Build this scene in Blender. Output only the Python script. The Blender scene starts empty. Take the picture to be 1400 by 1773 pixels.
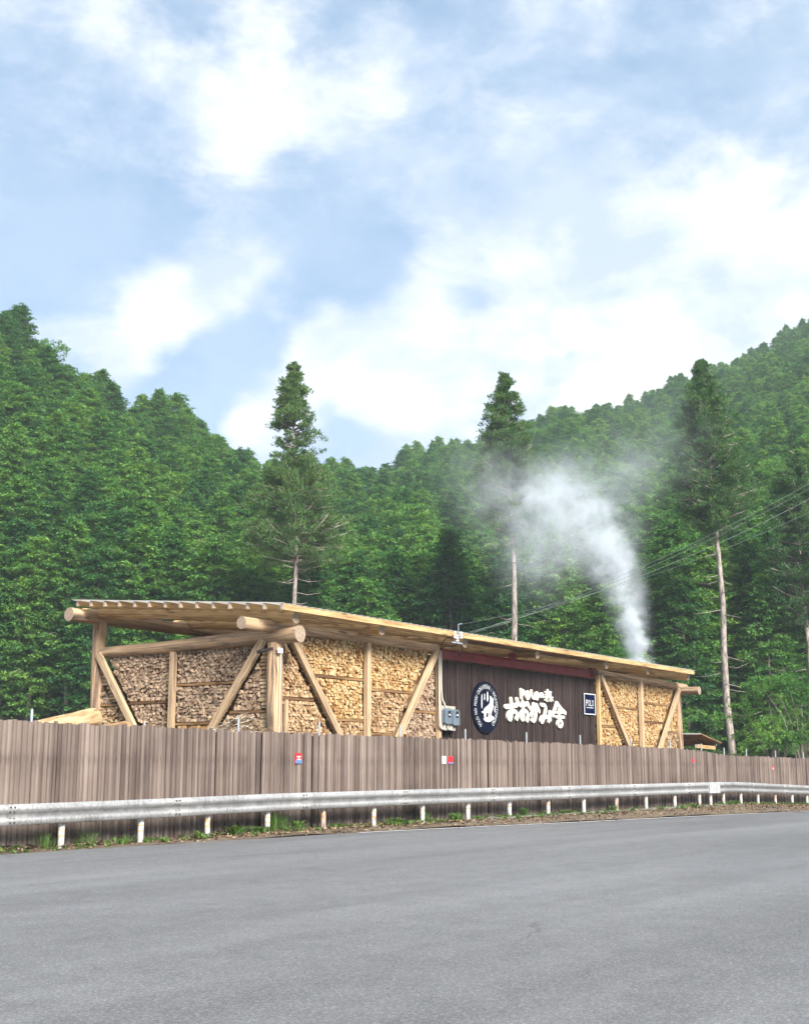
import bpy, bmesh, math, random
import numpy as np
from mathutils import Vector, Matrix
from mathutils.geometry import interpolate_bezier
R = math.radians
rng = np.random.default_rng(7)
random.seed(7)
scene = bpy.context.scene
COL = scene.collection

# ------------------------------------------------------------------ camera, sky, sun, exposure
# World: x runs along the fence and the shed's long front, y goes back from the road, z is up.
CAM_Z, PITCH, YAW = 1.32, R(10.848), R(35.126)      # YAW: angle between the view axis and +x
AX = Vector((math.cos(YAW), math.sin(YAW), 0)); RT = Vector((math.sin(YAW), -math.cos(YAW), 0))
cam_d = bpy.data.cameras.new('camera'); cam = bpy.data.objects.new('camera', cam_d); COL.objects.link(cam)
cam_d.sensor_fit = 'HORIZONTAL'; cam_d.sensor_width = 36; cam_d.lens = 36 * 2150 / 1400
cam_d.shift_y = 33.5 / 1400; cam_d.clip_end = 5000; cam_d.clip_start = 0.1
cam.location = (0, 0, CAM_Z); cam.rotation_euler = (R(90) + PITCH, 0, YAW - R(90))
scene.camera = cam

SUN_DIR = Vector((-0.42, -0.80, 0)).normalized()     # where the sun stands, seen from the scene
SUN_EL = R(33)
sd = bpy.data.lights.new('sun', 'SUN'); sun = bpy.data.objects.new('sun', sd); COL.objects.link(sun)
sd.energy = 3.6; sd.angle = R(20); sd.color = (1.0, 0.95, 0.88)
to_sun = SUN_DIR * math.cos(SUN_EL) + Vector((0, 0, math.sin(SUN_EL)))
sun.rotation_euler = (-to_sun).to_track_quat('-Z', 'Y').to_euler()
sun.location = to_sun * 60
scene.view_settings.view_transform = 'Standard'; scene.view_settings.look = 'None'
scene.view_settings.gamma = 1; scene.view_settings.use_curve_mapping = False
scene.view_settings.exposure = 1.6
scene.render.film_transparent = False
scene.cycles.use_denoising = True
scene.cycles.max_bounces = 4; scene.cycles.diffuse_bounces = 2; scene.cycles.glossy_bounces = 1
scene.cycles.use_adaptive_sampling = True; scene.cycles.adaptive_threshold = .03; scene.cycles.adaptive_min_samples = 16
scene.cycles.transmission_bounces = 2; scene.cycles.transparent_max_bounces = 8; scene.cycles.volume_bounces = 2
scene.cycles.volume_step_rate = .4; scene.cycles.volume_max_steps = 256


class NT:
    """A few lines of sugar for node trees."""
    def __init__(self, tree):
        self.t = tree; tree.nodes.clear()
    def n(self, kind, ins=None, **props):
        nd = self.t.nodes.new(kind)
        for k, v in props.items():
            setattr(nd, k, v)
        for k, v in (ins or {}).items():
            s = nd.inputs[k]
            if isinstance(v, bpy.types.NodeSocket):
                self.t.links.new(v, s)
            else:
                s.default_value = v
        return nd
    def math(self, op, a, b=0.0, c=None, clamp=False):
        nd = self.n('ShaderNodeMath', {0: a, 1: b}, operation=op, use_clamp=clamp)
        if c is not None:
            if isinstance(c, bpy.types.NodeSocket): self.t.links.new(c, nd.inputs[2])
            else: nd.inputs[2].default_value = c
        return nd.outputs[0]
    def vmath(self, op, a, b=(0, 0, 0)):
        return self.n('ShaderNodeVectorMath', {0: a, 1: b}, operation=op)
    def ramp(self, fac, stops, interp='LINEAR'):
        nd = self.n('ShaderNodeValToRGB', {0: fac}); cr = nd.color_ramp; cr.interpolation = interp
        while len(cr.elements) < len(stops): cr.elements.new(0.5)
        for e, (p, c) in zip(cr.elements, stops):
            e.position = p; e.color = (*c, 1) if len(c) == 3 else c
        return nd.outputs[0]
    def mix(self, fac, a, b, blend='MIX'):
        nd = self.n('ShaderNodeMix', data_type='RGBA', blend_type=blend)
        for k, v in ((0, fac), (6, a), (7, b)):
            s = nd.inputs[k]
            if isinstance(v, bpy.types.NodeSocket): self.t.links.new(v, s)
            else: s.default_value = v if k == 0 else ((*v, 1) if len(v) == 3 else v)
        return nd.outputs[2]
    def noise(self, vec, scale, detail=3, rough=0.55, dist=0.0):
        return self.n('ShaderNodeTexNoise', {'Vector': vec, 'Scale': scale, 'Detail': detail, 'Roughness': rough, 'Distortion': dist})


world = bpy.data.worlds.new('World'); scene.world = world; world.use_nodes = True
world.cycles.sampling_method = 'MANUAL'; world.cycles.sample_map_resolution = 256
def build_world():
    t = NT(world.node_tree)
    sky = t.n('ShaderNodeTexSky', sky_type='NISHITA', sun_disc=False, sun_elevation=SUN_EL,
              sun_rotation=math.atan2(SUN_DIR.x, SUN_DIR.y), altitude=400, air_density=1.0, dust_density=1.2, ozone_density=1.0)
    d = t.vmath('NORMALIZE', t.n('ShaderNodeTexCoord').outputs['Generated']).outputs[0]
    # cloud deck: noise on the view direction, flattened as clouds are, plus broad banks and openings
    sc = t.vmath('MULTIPLY', d, (1.0, 1.0, 1.7)).outputs[0]
    nz = t.noise(sc, 6.5, 9, 0.60, 0.12); n1 = nz.outputs[0]
    nc = t.n('ShaderNodeSeparateColor', {0: nz.outputs['Color']})
    def dirn(px, py):
        f = AX * math.cos(PITCH) + Vector((0, 0, math.sin(PITCH))); u = -AX * math.sin(PITCH) + Vector((0, 0, math.cos(PITCH)))
        return (f * 2150 + RT * (px - 700) + u * (920 - py)).normalized()
    banks = [(220, 590, 85, .42), (310, 520, 75, .55), (400, 462, 60, .5), (470, 730, 75, .5), (560, 610, 85, .5), (700, 660, 130, .45),
             (760, 500, 110, .45), (960, 440, 120, .5), (1180, 430, 120, .45), (1340, 470, 130, .4), (1050, 600, 120, .3), (900, 660, 90, .25),
             (90, 430, 170, -.55), (330, 690, 90, -.5), (440, 600, 60, -.45), (560, 470, 80, -.42), (660, 430, 70, -.4), (250, 400, 90, -.35),
             (600, 765, 40, -.5), (825, 530, 40, -.5), (1130, 500, 45, -.55), (960, 640, 50, -.35), (1250, 540, 60, -.2), (330, 600, 40, -.2)]
    wob = t.vmath('MULTIPLY', t.vmath('SUBTRACT', t.noise(d, 16, 2, 0.6).outputs['Color'], (.5, .5, .5)).outputs[0], (.05, .05, .05)).outputs[0]
    dw = t.vmath('NORMALIZE', t.vmath('ADD', d, wob).outputs[0]).outputs[0]
    acc = None
    for px, py, r, w in banks:
        c = dirn(px, py); k = 1.0 / (r / 2190.0) ** 2
        dt = t.vmath('DOT_PRODUCT', dw, tuple(c)).outputs['Value']
        e = t.math('EXPONENT', t.math('MULTIPLY', t.math('SUBTRACT', dt, 1.0), 2 * k))
        acc = t.math('MULTIPLY', e, w) if acc is None else t.math('MULTIPLY_ADD', e, w, acc)
    m = t.math('MULTIPLY', n1, 1.5)
    m = t.math('ADD', m, t.math('MULTIPLY', acc, .62))
    cov = t.n('ShaderNodeMapRange', {0: m, 1: .575, 2: 1.0}, interpolation_type='SMOOTHSTEP').outputs[0]
    shade = t.ramp(nc.outputs[1], [(.40, (.58, .68, .84)), (.60, (1, 1, 1))])
    skyc = t.mix(1.0, sky.outputs[0], (.075, .075, .078), 'MULTIPLY')
    # thin high veil over the open sky, then the cloud bodies
    veil = t.mix(.80, skyc, t.ramp(nc.outputs[2], [(.35, (.115, .180, .262)), (.6, (.175, .232, .300))]))
    cloud = t.mix(1.0, shade, (.40, .403, .408), 'MULTIPLY')
    col = t.mix(cov, veil, cloud)
    bg = t.n('ShaderNodeBackground', {'Color': col, 'Strength': 1.0})
    out = t.n('ShaderNodeOutputWorld', {'Surface': bg.outputs[0]})
build_world()

# ------------------------------------------------------------------ helpers
def tag(o, label=None, cat=None, group=None, kind=None):
    if label: o['label'] = label
    if cat: o['category'] = cat
    if group: o['group'] = group
    if kind: o['kind'] = kind
    return o

def empty(name, loc=(0, 0, 0), label=None, cat=None, group=None):
    o = bpy.data.objects.new(name, None); COL.objects.link(o); o.location = loc; o.empty_display_size = .3
    return tag(o, label, cat, group)

def link(name, me, parent=None, mw=None):
    o = bpy.data.objects.new(name, me); COL.objects.link(o)
    mw = mw or Matrix.Identity(4)
    if parent is not None:
        o.parent = parent
        if parent.type == 'EMPTY' or parent.parent is None:
            pm = parent.matrix_basis.copy()
        else:
            pm = parent.matrix_basis.copy()
        if parent.parent is not None:
            pm = parent.parent.matrix_basis @ pm
        mw = pm.inverted() @ mw
    o.matrix_basis = mw
    return o

class G:
    """Collects shapes; .mesh() makes ONE mesh."""
    def __init__(self): self.v = []; self.f = []; self.mi = []
    def add(self, v, f, mi=0):
        b = len(self.v); self.v += [tuple(p) for p in v]; self.f += [tuple(i + b for i in q) for q in f]; self.mi += [mi] * len(f)
        return self
    def box(self, lo, hi, mi=0):
        (a, b, c), (d, e, g) = lo, hi
        return self.add([(a, b, c), (d, b, c), (d, e, c), (a, e, c), (a, b, g), (d, b, g), (d, e, g), (a, e, g)],
                        [(0, 3, 2, 1), (4, 5, 6, 7), (0, 1, 5, 4), (1, 2, 6, 5), (2, 3, 7, 6), (3, 0, 4, 7)], mi)
    def tube(self, pts, rad, n=8, mi=0, caps=True):
        pts = [Vector(p) for p in pts]; rads = rad if hasattr(rad, '__len__') else [rad] * len(pts)
        v, f = [], []; prev = None
        for i, p in enumerate(pts):
            d = (pts[min(i + 1, len(pts) - 1)] - pts[max(i - 1, 0)]).normalized()
            if prev is None:
                a = d.orthogonal().normalized()
            else:
                a = (prev - d * prev.dot(d)).normalized()
            prev = a; b = d.cross(a)
            for k in range(n):
                w = 2 * math.pi * k / n
                v.append(p + (a * math.cos(w) + b * math.sin(w)) * rads[i])
        for i in range(len(pts) - 1):
            for k in range(n):
                f.append((i * n + k, i * n + (k + 1) % n, (i + 1) * n + (k + 1) % n, (i + 1) * n + k))
        if caps:
            f.append(tuple(range(n - 1, -1, -1))); f.append(tuple((len(pts) - 1) * n + k for k in range(n)))
        return self.add(v, f, mi)
    def mesh(self, name, mats, smooth=False):
        me = bpy.data.meshes.new(name); me.from_pydata(self.v, [], self.f)
        for m in (mats if isinstance(mats, (list, tuple)) else [mats]): me.materials.append(m)
        if any(self.mi): me.polygons.foreach_set('material_index', self.mi)
        if smooth: me.polygons.foreach_set('use_smooth', [True] * len(me.polygons))
        me.update(); return me
    def obj(self, name, mats, parent=None, smooth=False, mw=None):
        return link(name, self.mesh(name, mats, smooth), parent, mw)

def quads_mesh(name, verts, mats, nper=4, tone=None):
    """verts: (N*nper, 3) array, each nper points one face."""
    v = np.ascontiguousarray(verts, dtype=np.float32); nf = len(v) // nper
    me = bpy.data.meshes.new(name)
    me.vertices.add(len(v)); me.vertices.foreach_set('co', v.ravel())
    me.loops.add(len(v)); me.loops.foreach_set('vertex_index', np.arange(len(v), dtype=np.int32))
    me.polygons.add(nf); me.polygons.foreach_set('loop_start', np.arange(nf, dtype=np.int32) * nper)
    me.update(calc_edges=True)
    for m in (mats if isinstance(mats, (list, tuple)) else [mats]): me.materials.append(m)
    if tone is not None:
        a = me.attributes.new('tone', 'FLOAT', 'FACE'); a.data.foreach_set('value', np.asarray(tone, dtype=np.float32))
    return me

def axis_frame(p0, p1):
    """Matrix whose local z runs from p0 to p1, local x level."""
    p0, p1 = Vector(p0), Vector(p1); z = (p1 - p0).normalized()
    x = Vector((0, 0, 1)).cross(z)
    x = Vector((1, 0, 0)) if x.length < 1e-4 else x.normalized()
    y = z.cross(x)
    m = Matrix((x, y, z)).transposed().to_4x4(); m.translation = p0
    return m, (p1 - p0).length

def interp(x, xs, ys): return float(np.interp(x, xs, ys))

# ------------------------------------------------------------------ materials
def mat(name, build):
    m = bpy.data.materials.new(name); m.use_nodes = True
    t = NT(m.node_tree); out = t.n('ShaderNodeOutputMaterial')
    build(t, out); return m

def surf(t, out, color, rough=.7, metal=0.0, bump=None, bump_str=.3, spec=.3, dist=.02):
    ins = {'Base Color': color if isinstance(color, bpy.types.NodeSocket) else (*color, 1), 'Roughness': rough, 'Metallic': metal, 'Specular IOR Level': spec}
    b = t.n('ShaderNodeBsdfPrincipled', ins)
    if bump is not None:
        bn = t.n('ShaderNodeBump', {'Height': bump, 'Strength': bump_str, 'Distance': dist}); t.t.links.new(bn.outputs[0], b.inputs['Normal'])
    t.t.links.new(b.outputs[0], out.inputs['Surface']); return b

def stretch(t, s, coord='Object'):
    return t.vmath('MULTIPLY', t.n('ShaderNodeTexCoord').outputs[coord], s).outputs[0]

def m_wood(name, stops, scale=(14, 14, 1.2), rnd=.35, streak=None):
    """Timber whose grain runs along local z."""
    def b(t, out):
        v = stretch(t, scale); oi = t.n('ShaderNodeObjectInfo').outputs['Random']
        v = t.vmath('ADD', v, t.n('ShaderNodeCombineXYZ', {0: t.math('MULTIPLY', oi, 37.), 1: t.math('MULTIPLY', oi, 91.), 2: 0.}).outputs[0]).outputs[0]
        n = t.noise(v, 1.0, 6, .62, .8).outputs[0]; big = t.noise(v, .12, 3, .5).outputs[0]
        f = t.math('ADD', t.math('MULTIPLY_ADD', n, 1.9, -.45), t.math('MULTIPLY_ADD', big, 1.0, -.5))
        f = t.math('ADD', f, t.math('MULTIPLY', t.math('SUBTRACT', oi, .5), rnd))
        c = t.ramp(f, stops)
        crack = t.ramp(t.noise(t.vmath('MULTIPLY', v, (2.2, 2.2, .5)).outputs[0], 1., 3, .6).outputs[0], [(.30, (.45, .40, .36)), (.40, (1, 1, 1))])
        c = t.mix(.8, c, crack, 'MULTIPLY')
        chk = t.noise(t.vmath('MULTIPLY', v, (3.6, 3.6, .35)).outputs[0], 1., 2, .5).outputs[0]
        c = t.mix(t.ramp(chk, [(.62, (0, 0, 0)), (.70, (.75, .75, .75))]), c, tuple(x * .32 for x in stops[1][1]))
        kn = t.n('ShaderNodeTexVoronoi', {'Vector': t.vmath('MULTIPLY', v, (.30, .30, .9)).outputs[0], 'Scale': 1.}).outputs['Distance']
        c = t.mix(t.ramp(kn, [(.07, (.8, .8, .8)), (.15, (0, 0, 0))]), c, tuple(x * .45 for x in stops[0][1]))
        surf(t, out, c, .82, bump=t.math('ADD', n, t.math('MULTIPLY', chk, -.6)), bump_str=.5, dist=.015)
    return mat(name, b)

M = {}
M['log'] = m_wood('log_wood', [(.30, (0.1185, 0.08088, 0.05676)), (.42, (0.237, 0.166, 0.1135)), (.54, (0.3555, 0.2426, 0.1514)), (.68, (0.4376, 0.2937, 0.1703)), (.85, (0.5196, 0.3661, 0.227))], (8, 8, .6), .25)
M['timber'] = m_wood('sawn_timber', [(.25, (0.2835, 0.1676, 0.07268)), (.5, (0.4914, 0.3131, 0.1454)), (.8, (0.6048, 0.4145, 0.2104))], (18, 18, .8), .3)
M['brace'] = m_wood('brace_timber', [(.25, (0.2033, 0.1423, 0.09082)), (.5, (0.3696, 0.263, 0.1627)), (.8, (0.5082, 0.3665, 0.227))], (16, 16, 1.0), .3)
M['rail_wood'] = m_wood('tier_rail_wood', [(.25, (.10, .05, .022)), (.55, (.21, .115, .05)), (.85, (.30, .18, .08))], (12, 12, 1.0), .3)
M['peeled'] = m_wood('peeled_log', [(.25, (0.187, 0.102, 0.04675)), (.45, (0.357, 0.2295, 0.1105)), (.6, (0.459, 0.323, 0.17)), (.85, (0.544, 0.408, 0.238))], (9, 9, 1.6), .2)

def _endgrain(t, out):
    v = t.n('ShaderNodeTexCoord').outputs['Object']
    s = t.n('ShaderNodeSeparateXYZ', {0: v})
    r = t.math('SQRT', t.math('ADD', t.math('POWER', t.math('ABSOLUTE', s.outputs[0]), 2.), t.math('POWER', t.math('ABSOLUTE', s.outputs[1]), 2.)))
    r = t.math('ADD', r, t.math('MULTIPLY', t.noise(v, 8., 3).outputs[0], .03))
    w = t.math('SINE', t.math('MULTIPLY', r, 260.))
    c = t.ramp(t.math('MULTIPLY_ADD', w, .25, t.noise(v, 14., 5, .65).outputs[0]), [(.2, (.15, .11, .08)), (.55, (.33, .255, .185)), (.9, (.46, .37, .28))])
    surf(t, out, c, .9)
M['endgrain'] = mat('log_end_grain', _endgrain)

M["cut_end"] = mat('sawn_end', lambda t, o: surf(t, o, t.ramp(t.noise(t.n('ShaderNodeTexCoord').outputs['Object'], 25., 4).outputs[0], [(.3, (.30, .27, .25)), (.7, (.48, .44, .41))]), .9))

def m_splitwood(name, stops, side):
    """Ends of split firewood: each log its own tone."""
    def b(t, out):
        g = t.n('ShaderNodeNewGeometry'); rp = g.outputs['Random Per Island']
        v = t.n('ShaderNodeTexCoord').outputs['Object']
        n = t.noise(v, 55., 4, .6).outputs[0]; big = t.noise(v, 1.3, 3, .55).outputs[0]
        f = t.math('ADD', t.math('MULTIPLY', rp, .62), t.math('ADD', t.math('MULTIPLY', n, .3), t.math('MULTIPLY', t.math('SUBTRACT', big, .5), .55)))
        surf(t, out, t.ramp(f, stops), .9, bump=n, bump_str=.4, dist=.01)
    return mat(name, b)
M['fresh'] = m_splitwood('fresh_split_wood', [(.0, (0.1544, 0.06831, 0.02119)), (.2, (0.3088, 0.1654, 0.06054)), (.42, (0.4477, 0.2804, 0.1211)), (.62, (0.5249, 0.3667, 0.1877)), (.9, (0.6175, 0.4889, 0.3027))], None)
M['grey'] = m_splitwood('weathered_split_wood', [(.0, (0.1213, 0.06037, 0.03098)), (.2, (0.2332, 0.1509, 0.0968)), (.45, (0.3451, 0.2458, 0.1704)), (.7, (0.4384, 0.3234, 0.2246)), (.9, (0.5783, 0.414, 0.2478))], None)
M['mixed'] = m_splitwood('mixed_split_wood', [(.0, (0.1361, 0.0661, 0.02657)), (.22, (0.2722, 0.1595, 0.07638)), (.5, (0.4082, 0.2761, 0.1528)), (.9, (0.5953, 0.451, 0.2922))], None)
M['bark'] = m_wood('inner_shade_wood', [(.25, (.09, .05, .025)), (.55, (.19, .11, .055)), (.85, (.33, .21, .11))], (9, 9, 9), .3)  # dark brown that stands for shaded logs deep in the stack
M['honey'] = m_splitwood('honey_split_wood', [(.0, (0.255, 0.136, 0.051)), (.4, (0.442, 0.2635, 0.102)), (.9, (0.561, 0.374, 0.17))], None)

def _picket(t, out, island=False):
    rp = t.n('ShaderNodeNewGeometry').outputs['Random Per Island'] if island else t.n('ShaderNodeObjectInfo').outputs['Random']
    pos = t.n('ShaderNodeNewGeometry').outputs['Position']
    off = t.n('ShaderNodeCombineXYZ', {0: t.math('MULTIPLY', rp, 53.), 1: 0., 2: t.math('MULTIPLY', rp, 17.)}).outputs[0]
    v = t.vmath('ADD', t.vmath('MULTIPLY', pos, (26., 26., .9)).outputs[0], off).outputs[0]
    n = t.noise(v, 1., 6, .65, .5).outputs[0]; big = t.noise(pos, .55, 4, .55).outputs[0]
    f = t.math('ADD', t.math('MULTIPLY', n, .55), t.math('ADD', t.math('MULTIPLY', rp, .36), t.math('MULTIPLY', t.math('SUBTRACT', big, .5), .6)))
    c = t.ramp(f, [(.15, (.046, .033, .028)), (.36, (.112, .084, .071)), (.56, (.180, .140, .118)), (.78, (.265, .212, .180)), (1., (.40, .33, .28))])
    # nail-rust stains in a line where the hidden cross rail is
    z = t.n('ShaderNodeSeparateXYZ', {0: pos}).outputs[2]
    band = t.math('SUBTRACT', 1.0, t.math('MULTIPLY', t.math('ABSOLUTE', t.math('SUBTRACT', z, 1.50)), 7.), clamp=True)
    st = t.math('MULTIPLY', band, t.ramp(t.noise(t.vmath('MULTIPLY', pos, (34, 34, 2.)).outputs[0], 1., 2).outputs[0], [(.48, (0, 0, 0)), (.6, (1, 1, 1))]))
    c = t.mix(t.math('MULTIPLY', st, .55), c, (.055, .035, .032))
    surf(t, out, c, .9, bump=n, bump_str=.5, dist=.01)
M['picket'] = mat('weathered_picket', lambda t, o: _picket(t, o))
M['picket_far'] = mat('weathered_picket_mass', lambda t, o: _picket(t, o, True))

def _slat(t, out):
    oi = t.n('ShaderNodeObjectInfo').outputs['Random']; pos = t.n('ShaderNodeNewGeometry').outputs['Position']
    n = t.noise(t.vmath('MULTIPLY', pos, (22, 22, 1.3)).outputs[0], 1., 5, .6).outputs[0]
    c = t.ramp(t.math('ADD', t.math('MULTIPLY', n, .8), t.math('MULTIPLY', oi, .3)), [(.25, (.017, .012, .0115)), (.55, (.036, .0255, .024)), (.9, (.066, .048, .044))])
    surf(t, out, c, .9, bump=n, bump_str=.3, spec=.15, dist=.008)
M['slat'] = mat('charred_slat', _slat)
M['gap_wood'] = mat('pale_backing_wood', lambda t, o: surf(t, o, t.ramp(t.noise(stretch(t, (9, 9, 1)), 1., 4).outputs[0], [(.3, (.30, .20, .12)), (.7, (.42, .30, .19))]), .9))

def flat(name, c, rough=.6, metal=0., spec=.4, var=.0, scale=6.):
    def b(t, out):
        if var:
            n = t.noise(t.n('ShaderNodeTexCoord').outputs['Object'], scale, 5, .6).outputs[0]
            col = t.ramp(n, [(.3, tuple(x * (1 - var) for x in c)), (.7, tuple(min(1, x * (1 + var)) for x in c))])
        else: col = c
        surf(t, out, col, rough, metal, spec=spec)
    return mat(name, b)
M['redsteel'] = flat('red_oxide_steel', (.24, .030, .026), .55, 0, .4, .3, 3.)
M['roof'] = None
def _roof(t, out):
    n = t.noise(t.n('ShaderNodeTexCoord').outputs['Object'], 2.0, 4).outputs[0]
    c = t.ramp(n, [(.3, (.70, .68, .64)), (.7, (.80, .79, .76))])
    d = t.n('ShaderNodeBsdfDiffuse', {'Color': c}); tr = t.n('ShaderNodeBsdfTranslucent', {'Color': c})
    mx = t.n('ShaderNodeMixShader', {0: .68, 1: d.outputs[0], 2: tr.outputs[0]}); t.t.links.new(mx.outputs[0], out.inputs[0])
M['roof'] = mat('translucent_roof_sheet', _roof)
M['cream'] = flat('cream_paint', (.68, .65, .56), .6, 0, .3, .05)
M['navy'] = flat('navy_panel', (.005, .007, .018), .8, 0, .03)
M['white'] = flat('white_print', (.60, .62, .64), .6)
M['blue_panel'] = flat('blue_black_panel', (.004, .007, .032), .8, 0., .03)
M['meter'] = flat('grey_meter_plastic', (.115, .150, .185), .45, 0, .4, .1)
M['dark_glass'] = flat('dark_window', (.012, .013, .015), .15, 0, .5)
M['board'] = flat('beige_backing_board', (.36, .32, .27), .8, 0, .3, .1)
M['conduit'] = flat('cream_conduit', (.55, .52, .44), .5, 0, .4, .1)
M['cable'] = flat('black_cable', (.018, .018, .020), .6)
M['wire'] = flat('weathered_wire', (.13, .17, .15), .6)
M['porcelain'] = flat('white_porcelain', (.75, .76, .78), .25)
M['steel'] = flat('galvanised_pipe', (.42, .46, .50), .42, .55, .5, .15, 9.)
M['red'] = flat('red_sticker', (.62, .02, .025), .5)
M['bluest'] = flat('blue_sticker', (.10, .17, .34), .5)
M['concrete'] = None
def _concrete(t, out):
    v = t.n('ShaderNodeNewGeometry').outputs['Position']; n = t.noise(v, 9., 7, .68).outputs[0]; b = t.noise(v, 1.1, 4).outputs[0]
    c = t.ramp(t.math('ADD', t.math('MULTIPLY', n, .6), t.math('MULTIPLY', b, .4)), [(.3, (.07, .068, .055)), (.55, (.17, .165, .145)), (.8, (.27, .265, .245))])
    surf(t, out, c, .95, bump=n, bump_str=.6)
M['concrete'] = mat('mossy_concrete', _concrete)

def _galv(t, out):
    pos = t.n('ShaderNodeNewGeometry').outputs['Position']
    spk = t.noise(pos, 30., 6, .7).outputs[0]; big = t.noise(pos, 1.2, 4, .6).outputs[0]
    str_ = t.noise(t.vmath('MULTIPLY', pos, (22., 22., 2.)).outputs[0], 1., 3, .6).outputs[0]
    f = t.math('ADD', t.math('MULTIPLY', spk, .45), t.math('ADD', t.math('MULTIPLY', big, .3), t.math('MULTIPLY', str_, .3)))
    c = t.ramp(f, [(.34, (.055, .048, .04)), (.44, (.18, .178, .172)), (.55, (.30, .304, .308)), (.8, (.42, .43, .435))])
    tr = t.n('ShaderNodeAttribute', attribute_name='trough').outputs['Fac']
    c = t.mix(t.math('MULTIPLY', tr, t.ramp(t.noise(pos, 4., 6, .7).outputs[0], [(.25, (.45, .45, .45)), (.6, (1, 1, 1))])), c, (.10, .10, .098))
    surf(t, out, c, .6, .15, bump=spk, bump_str=.15, spec=.4, dist=.004)
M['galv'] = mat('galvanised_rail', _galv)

def _post(t, out):
    pos = t.n('ShaderNodeNewGeometry').outputs['Position']
    n = t.noise(t.vmath('MULTIPLY', pos, (12, 12, 5)).outputs[0], 1., 5, .65).outputs[0]; sp = t.noise(pos, .5, 2).outputs[0]
    c = t.ramp(n, [(.28, (.30, .28, .25)), (.45, (.58, .58, .56)), (.7, (.70, .71, .71))])
    z = t.n('ShaderNodeSeparateXYZ', {0: pos}).outputs[2]
    rust = t.math('MULTIPLY', t.ramp(t.math('ADD', n, t.math('MULTIPLY', sp, .7)), [(.86, (0, 0, 0)), (.98, (1, 1, 1))]), .8)
    c = t.mix(rust, c, (.27, .09, .025))
    surf(t, out, c, .5)
M['post'] = mat('white_painted_post', _post)
M['joint'] = flat('grey_joint_plate', (.36, .37, .375), .6, .1, .4, .25, 8.)
M['band'] = flat('orange_reflective_band', (.62, .30, .03), .4)

def _asphalt(t, out):
    pos = t.n('ShaderNodeNewGeometry').outputs['Position']
    fine = t.noise(pos, 55., 5, .7).outputs[0]; mid = t.noise(pos, 2.2, 5, .6).outputs[0]
    big = t.noise(t.vmath('MULTIPLY', pos, (.10, .45, 1)).outputs[0], 1., 3, .5).outputs[0]
    track = t.noise(t.vmath('MULTIPLY', pos, (.04, 1.1, 1)).outputs[0], 1., 4, .6).outputs[0]
    f = t.math('ADD', t.math('MULTIPLY', fine, .5), t.math('ADD', t.math('MULTIPLY', mid, .22), t.math('MULTIPLY', t.math('ADD', big, track), .28)))
    c = t.ramp(f, [(.46, (.062, .062, .064)), (.60, (.122, .123, .127)), (.74, (.20, .202, .206))])
    vor = t.n('ShaderNodeTexVoronoi', {'Vector': pos, 'Scale': 75.}).outputs['Color']
    c = t.mix(.35, c, t.ramp(t.n('ShaderNodeSeparateColor', {0: vor}).outputs[0], [(0, (.05, .05, .05)), (.7, (.16, .16, .16)), (1, (.38, .38, .37))]))
    wv = t.vmath('ADD', pos, t.vmath('MULTIPLY', t.noise(pos, 1.6, 3).outputs['Color'], (.7, .7, 0)).outputs[0]).outputs[0]
    ce = t.n('ShaderNodeTexVoronoi', {'Vector': t.vmath('MULTIPLY', wv, (.16, .30, 0)).outputs[0], 'Scale': 1.}, feature='DISTANCE_TO_EDGE').outputs['Distance']
    crk = t.math('MULTIPLY', t.ramp(ce, [(.0, (1, 1, 1)), (.006, (0, 0, 0))]), t.ramp(t.noise(pos, .25, 2).outputs[0], [(.48, (0, 0, 0)), (.64, (.5, .5, .5))]))
    c = t.mix(crk, c, (.035, .035, .036))
    st = t.ramp(t.noise(pos, .55, 4, .65).outputs[0], [(.60, (0, 0, 0)), (.72, (.35, .35, .35))])
    c = t.mix(st, c, (.10, .10, .105))
    surf(t, out, c, .82, bump=fine, bump_str=.6, spec=.35, dist=.006)
M['asphalt'] = mat('grey_asphalt', _asphalt)
def _linepaint(t, out):
    pos = t.n('ShaderNodeNewGeometry').outputs['Position']
    n = t.noise(pos, 20., 6, .7).outputs[0]
    surf(t, out, t.ramp(n, [(.33, (.30, .30, .30)), (.46, (.72, .72, .71)), (.8, (.80, .80, .80))]), .7)
M['line'] = mat('worn_white_line', _linepaint)
M['crack'] = flat('dark_joint', (.045, .045, .047), .95)

def _dirt(t, out):
    pos = t.n('ShaderNodeNewGeometry').outputs['Position']
    n = t.noise(pos, 14., 7, .7).outputs[0]; b = t.noise(pos, .9, 4).outputs[0]
    c = t.ramp(t.math('ADD', t.math('MULTIPLY', n, .6), t.math('MULTIPLY', b, .4)), [(.3, (.055, .042, .028)), (.5, (.14, .105, .07)), (.75, (.24, .19, .14))])
    surf(t, out, c, .95, bump=n, bump_str=.7, dist=.03)
M['dirt'] = mat('brown_verge_soil', _dirt)
def _floor(t, out):
    pos = t.n('ShaderNodeNewGeometry').outputs['Position']
    n = t.noise(pos, .8, 6, .7).outputs[0]
    surf(t, out, t.ramp(n, [(.3, (.018, .020, .010)), (.7, (.045, .055, .022))]), .95)
M['forest_floor'] = mat('forest_floor', _floor)

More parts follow.
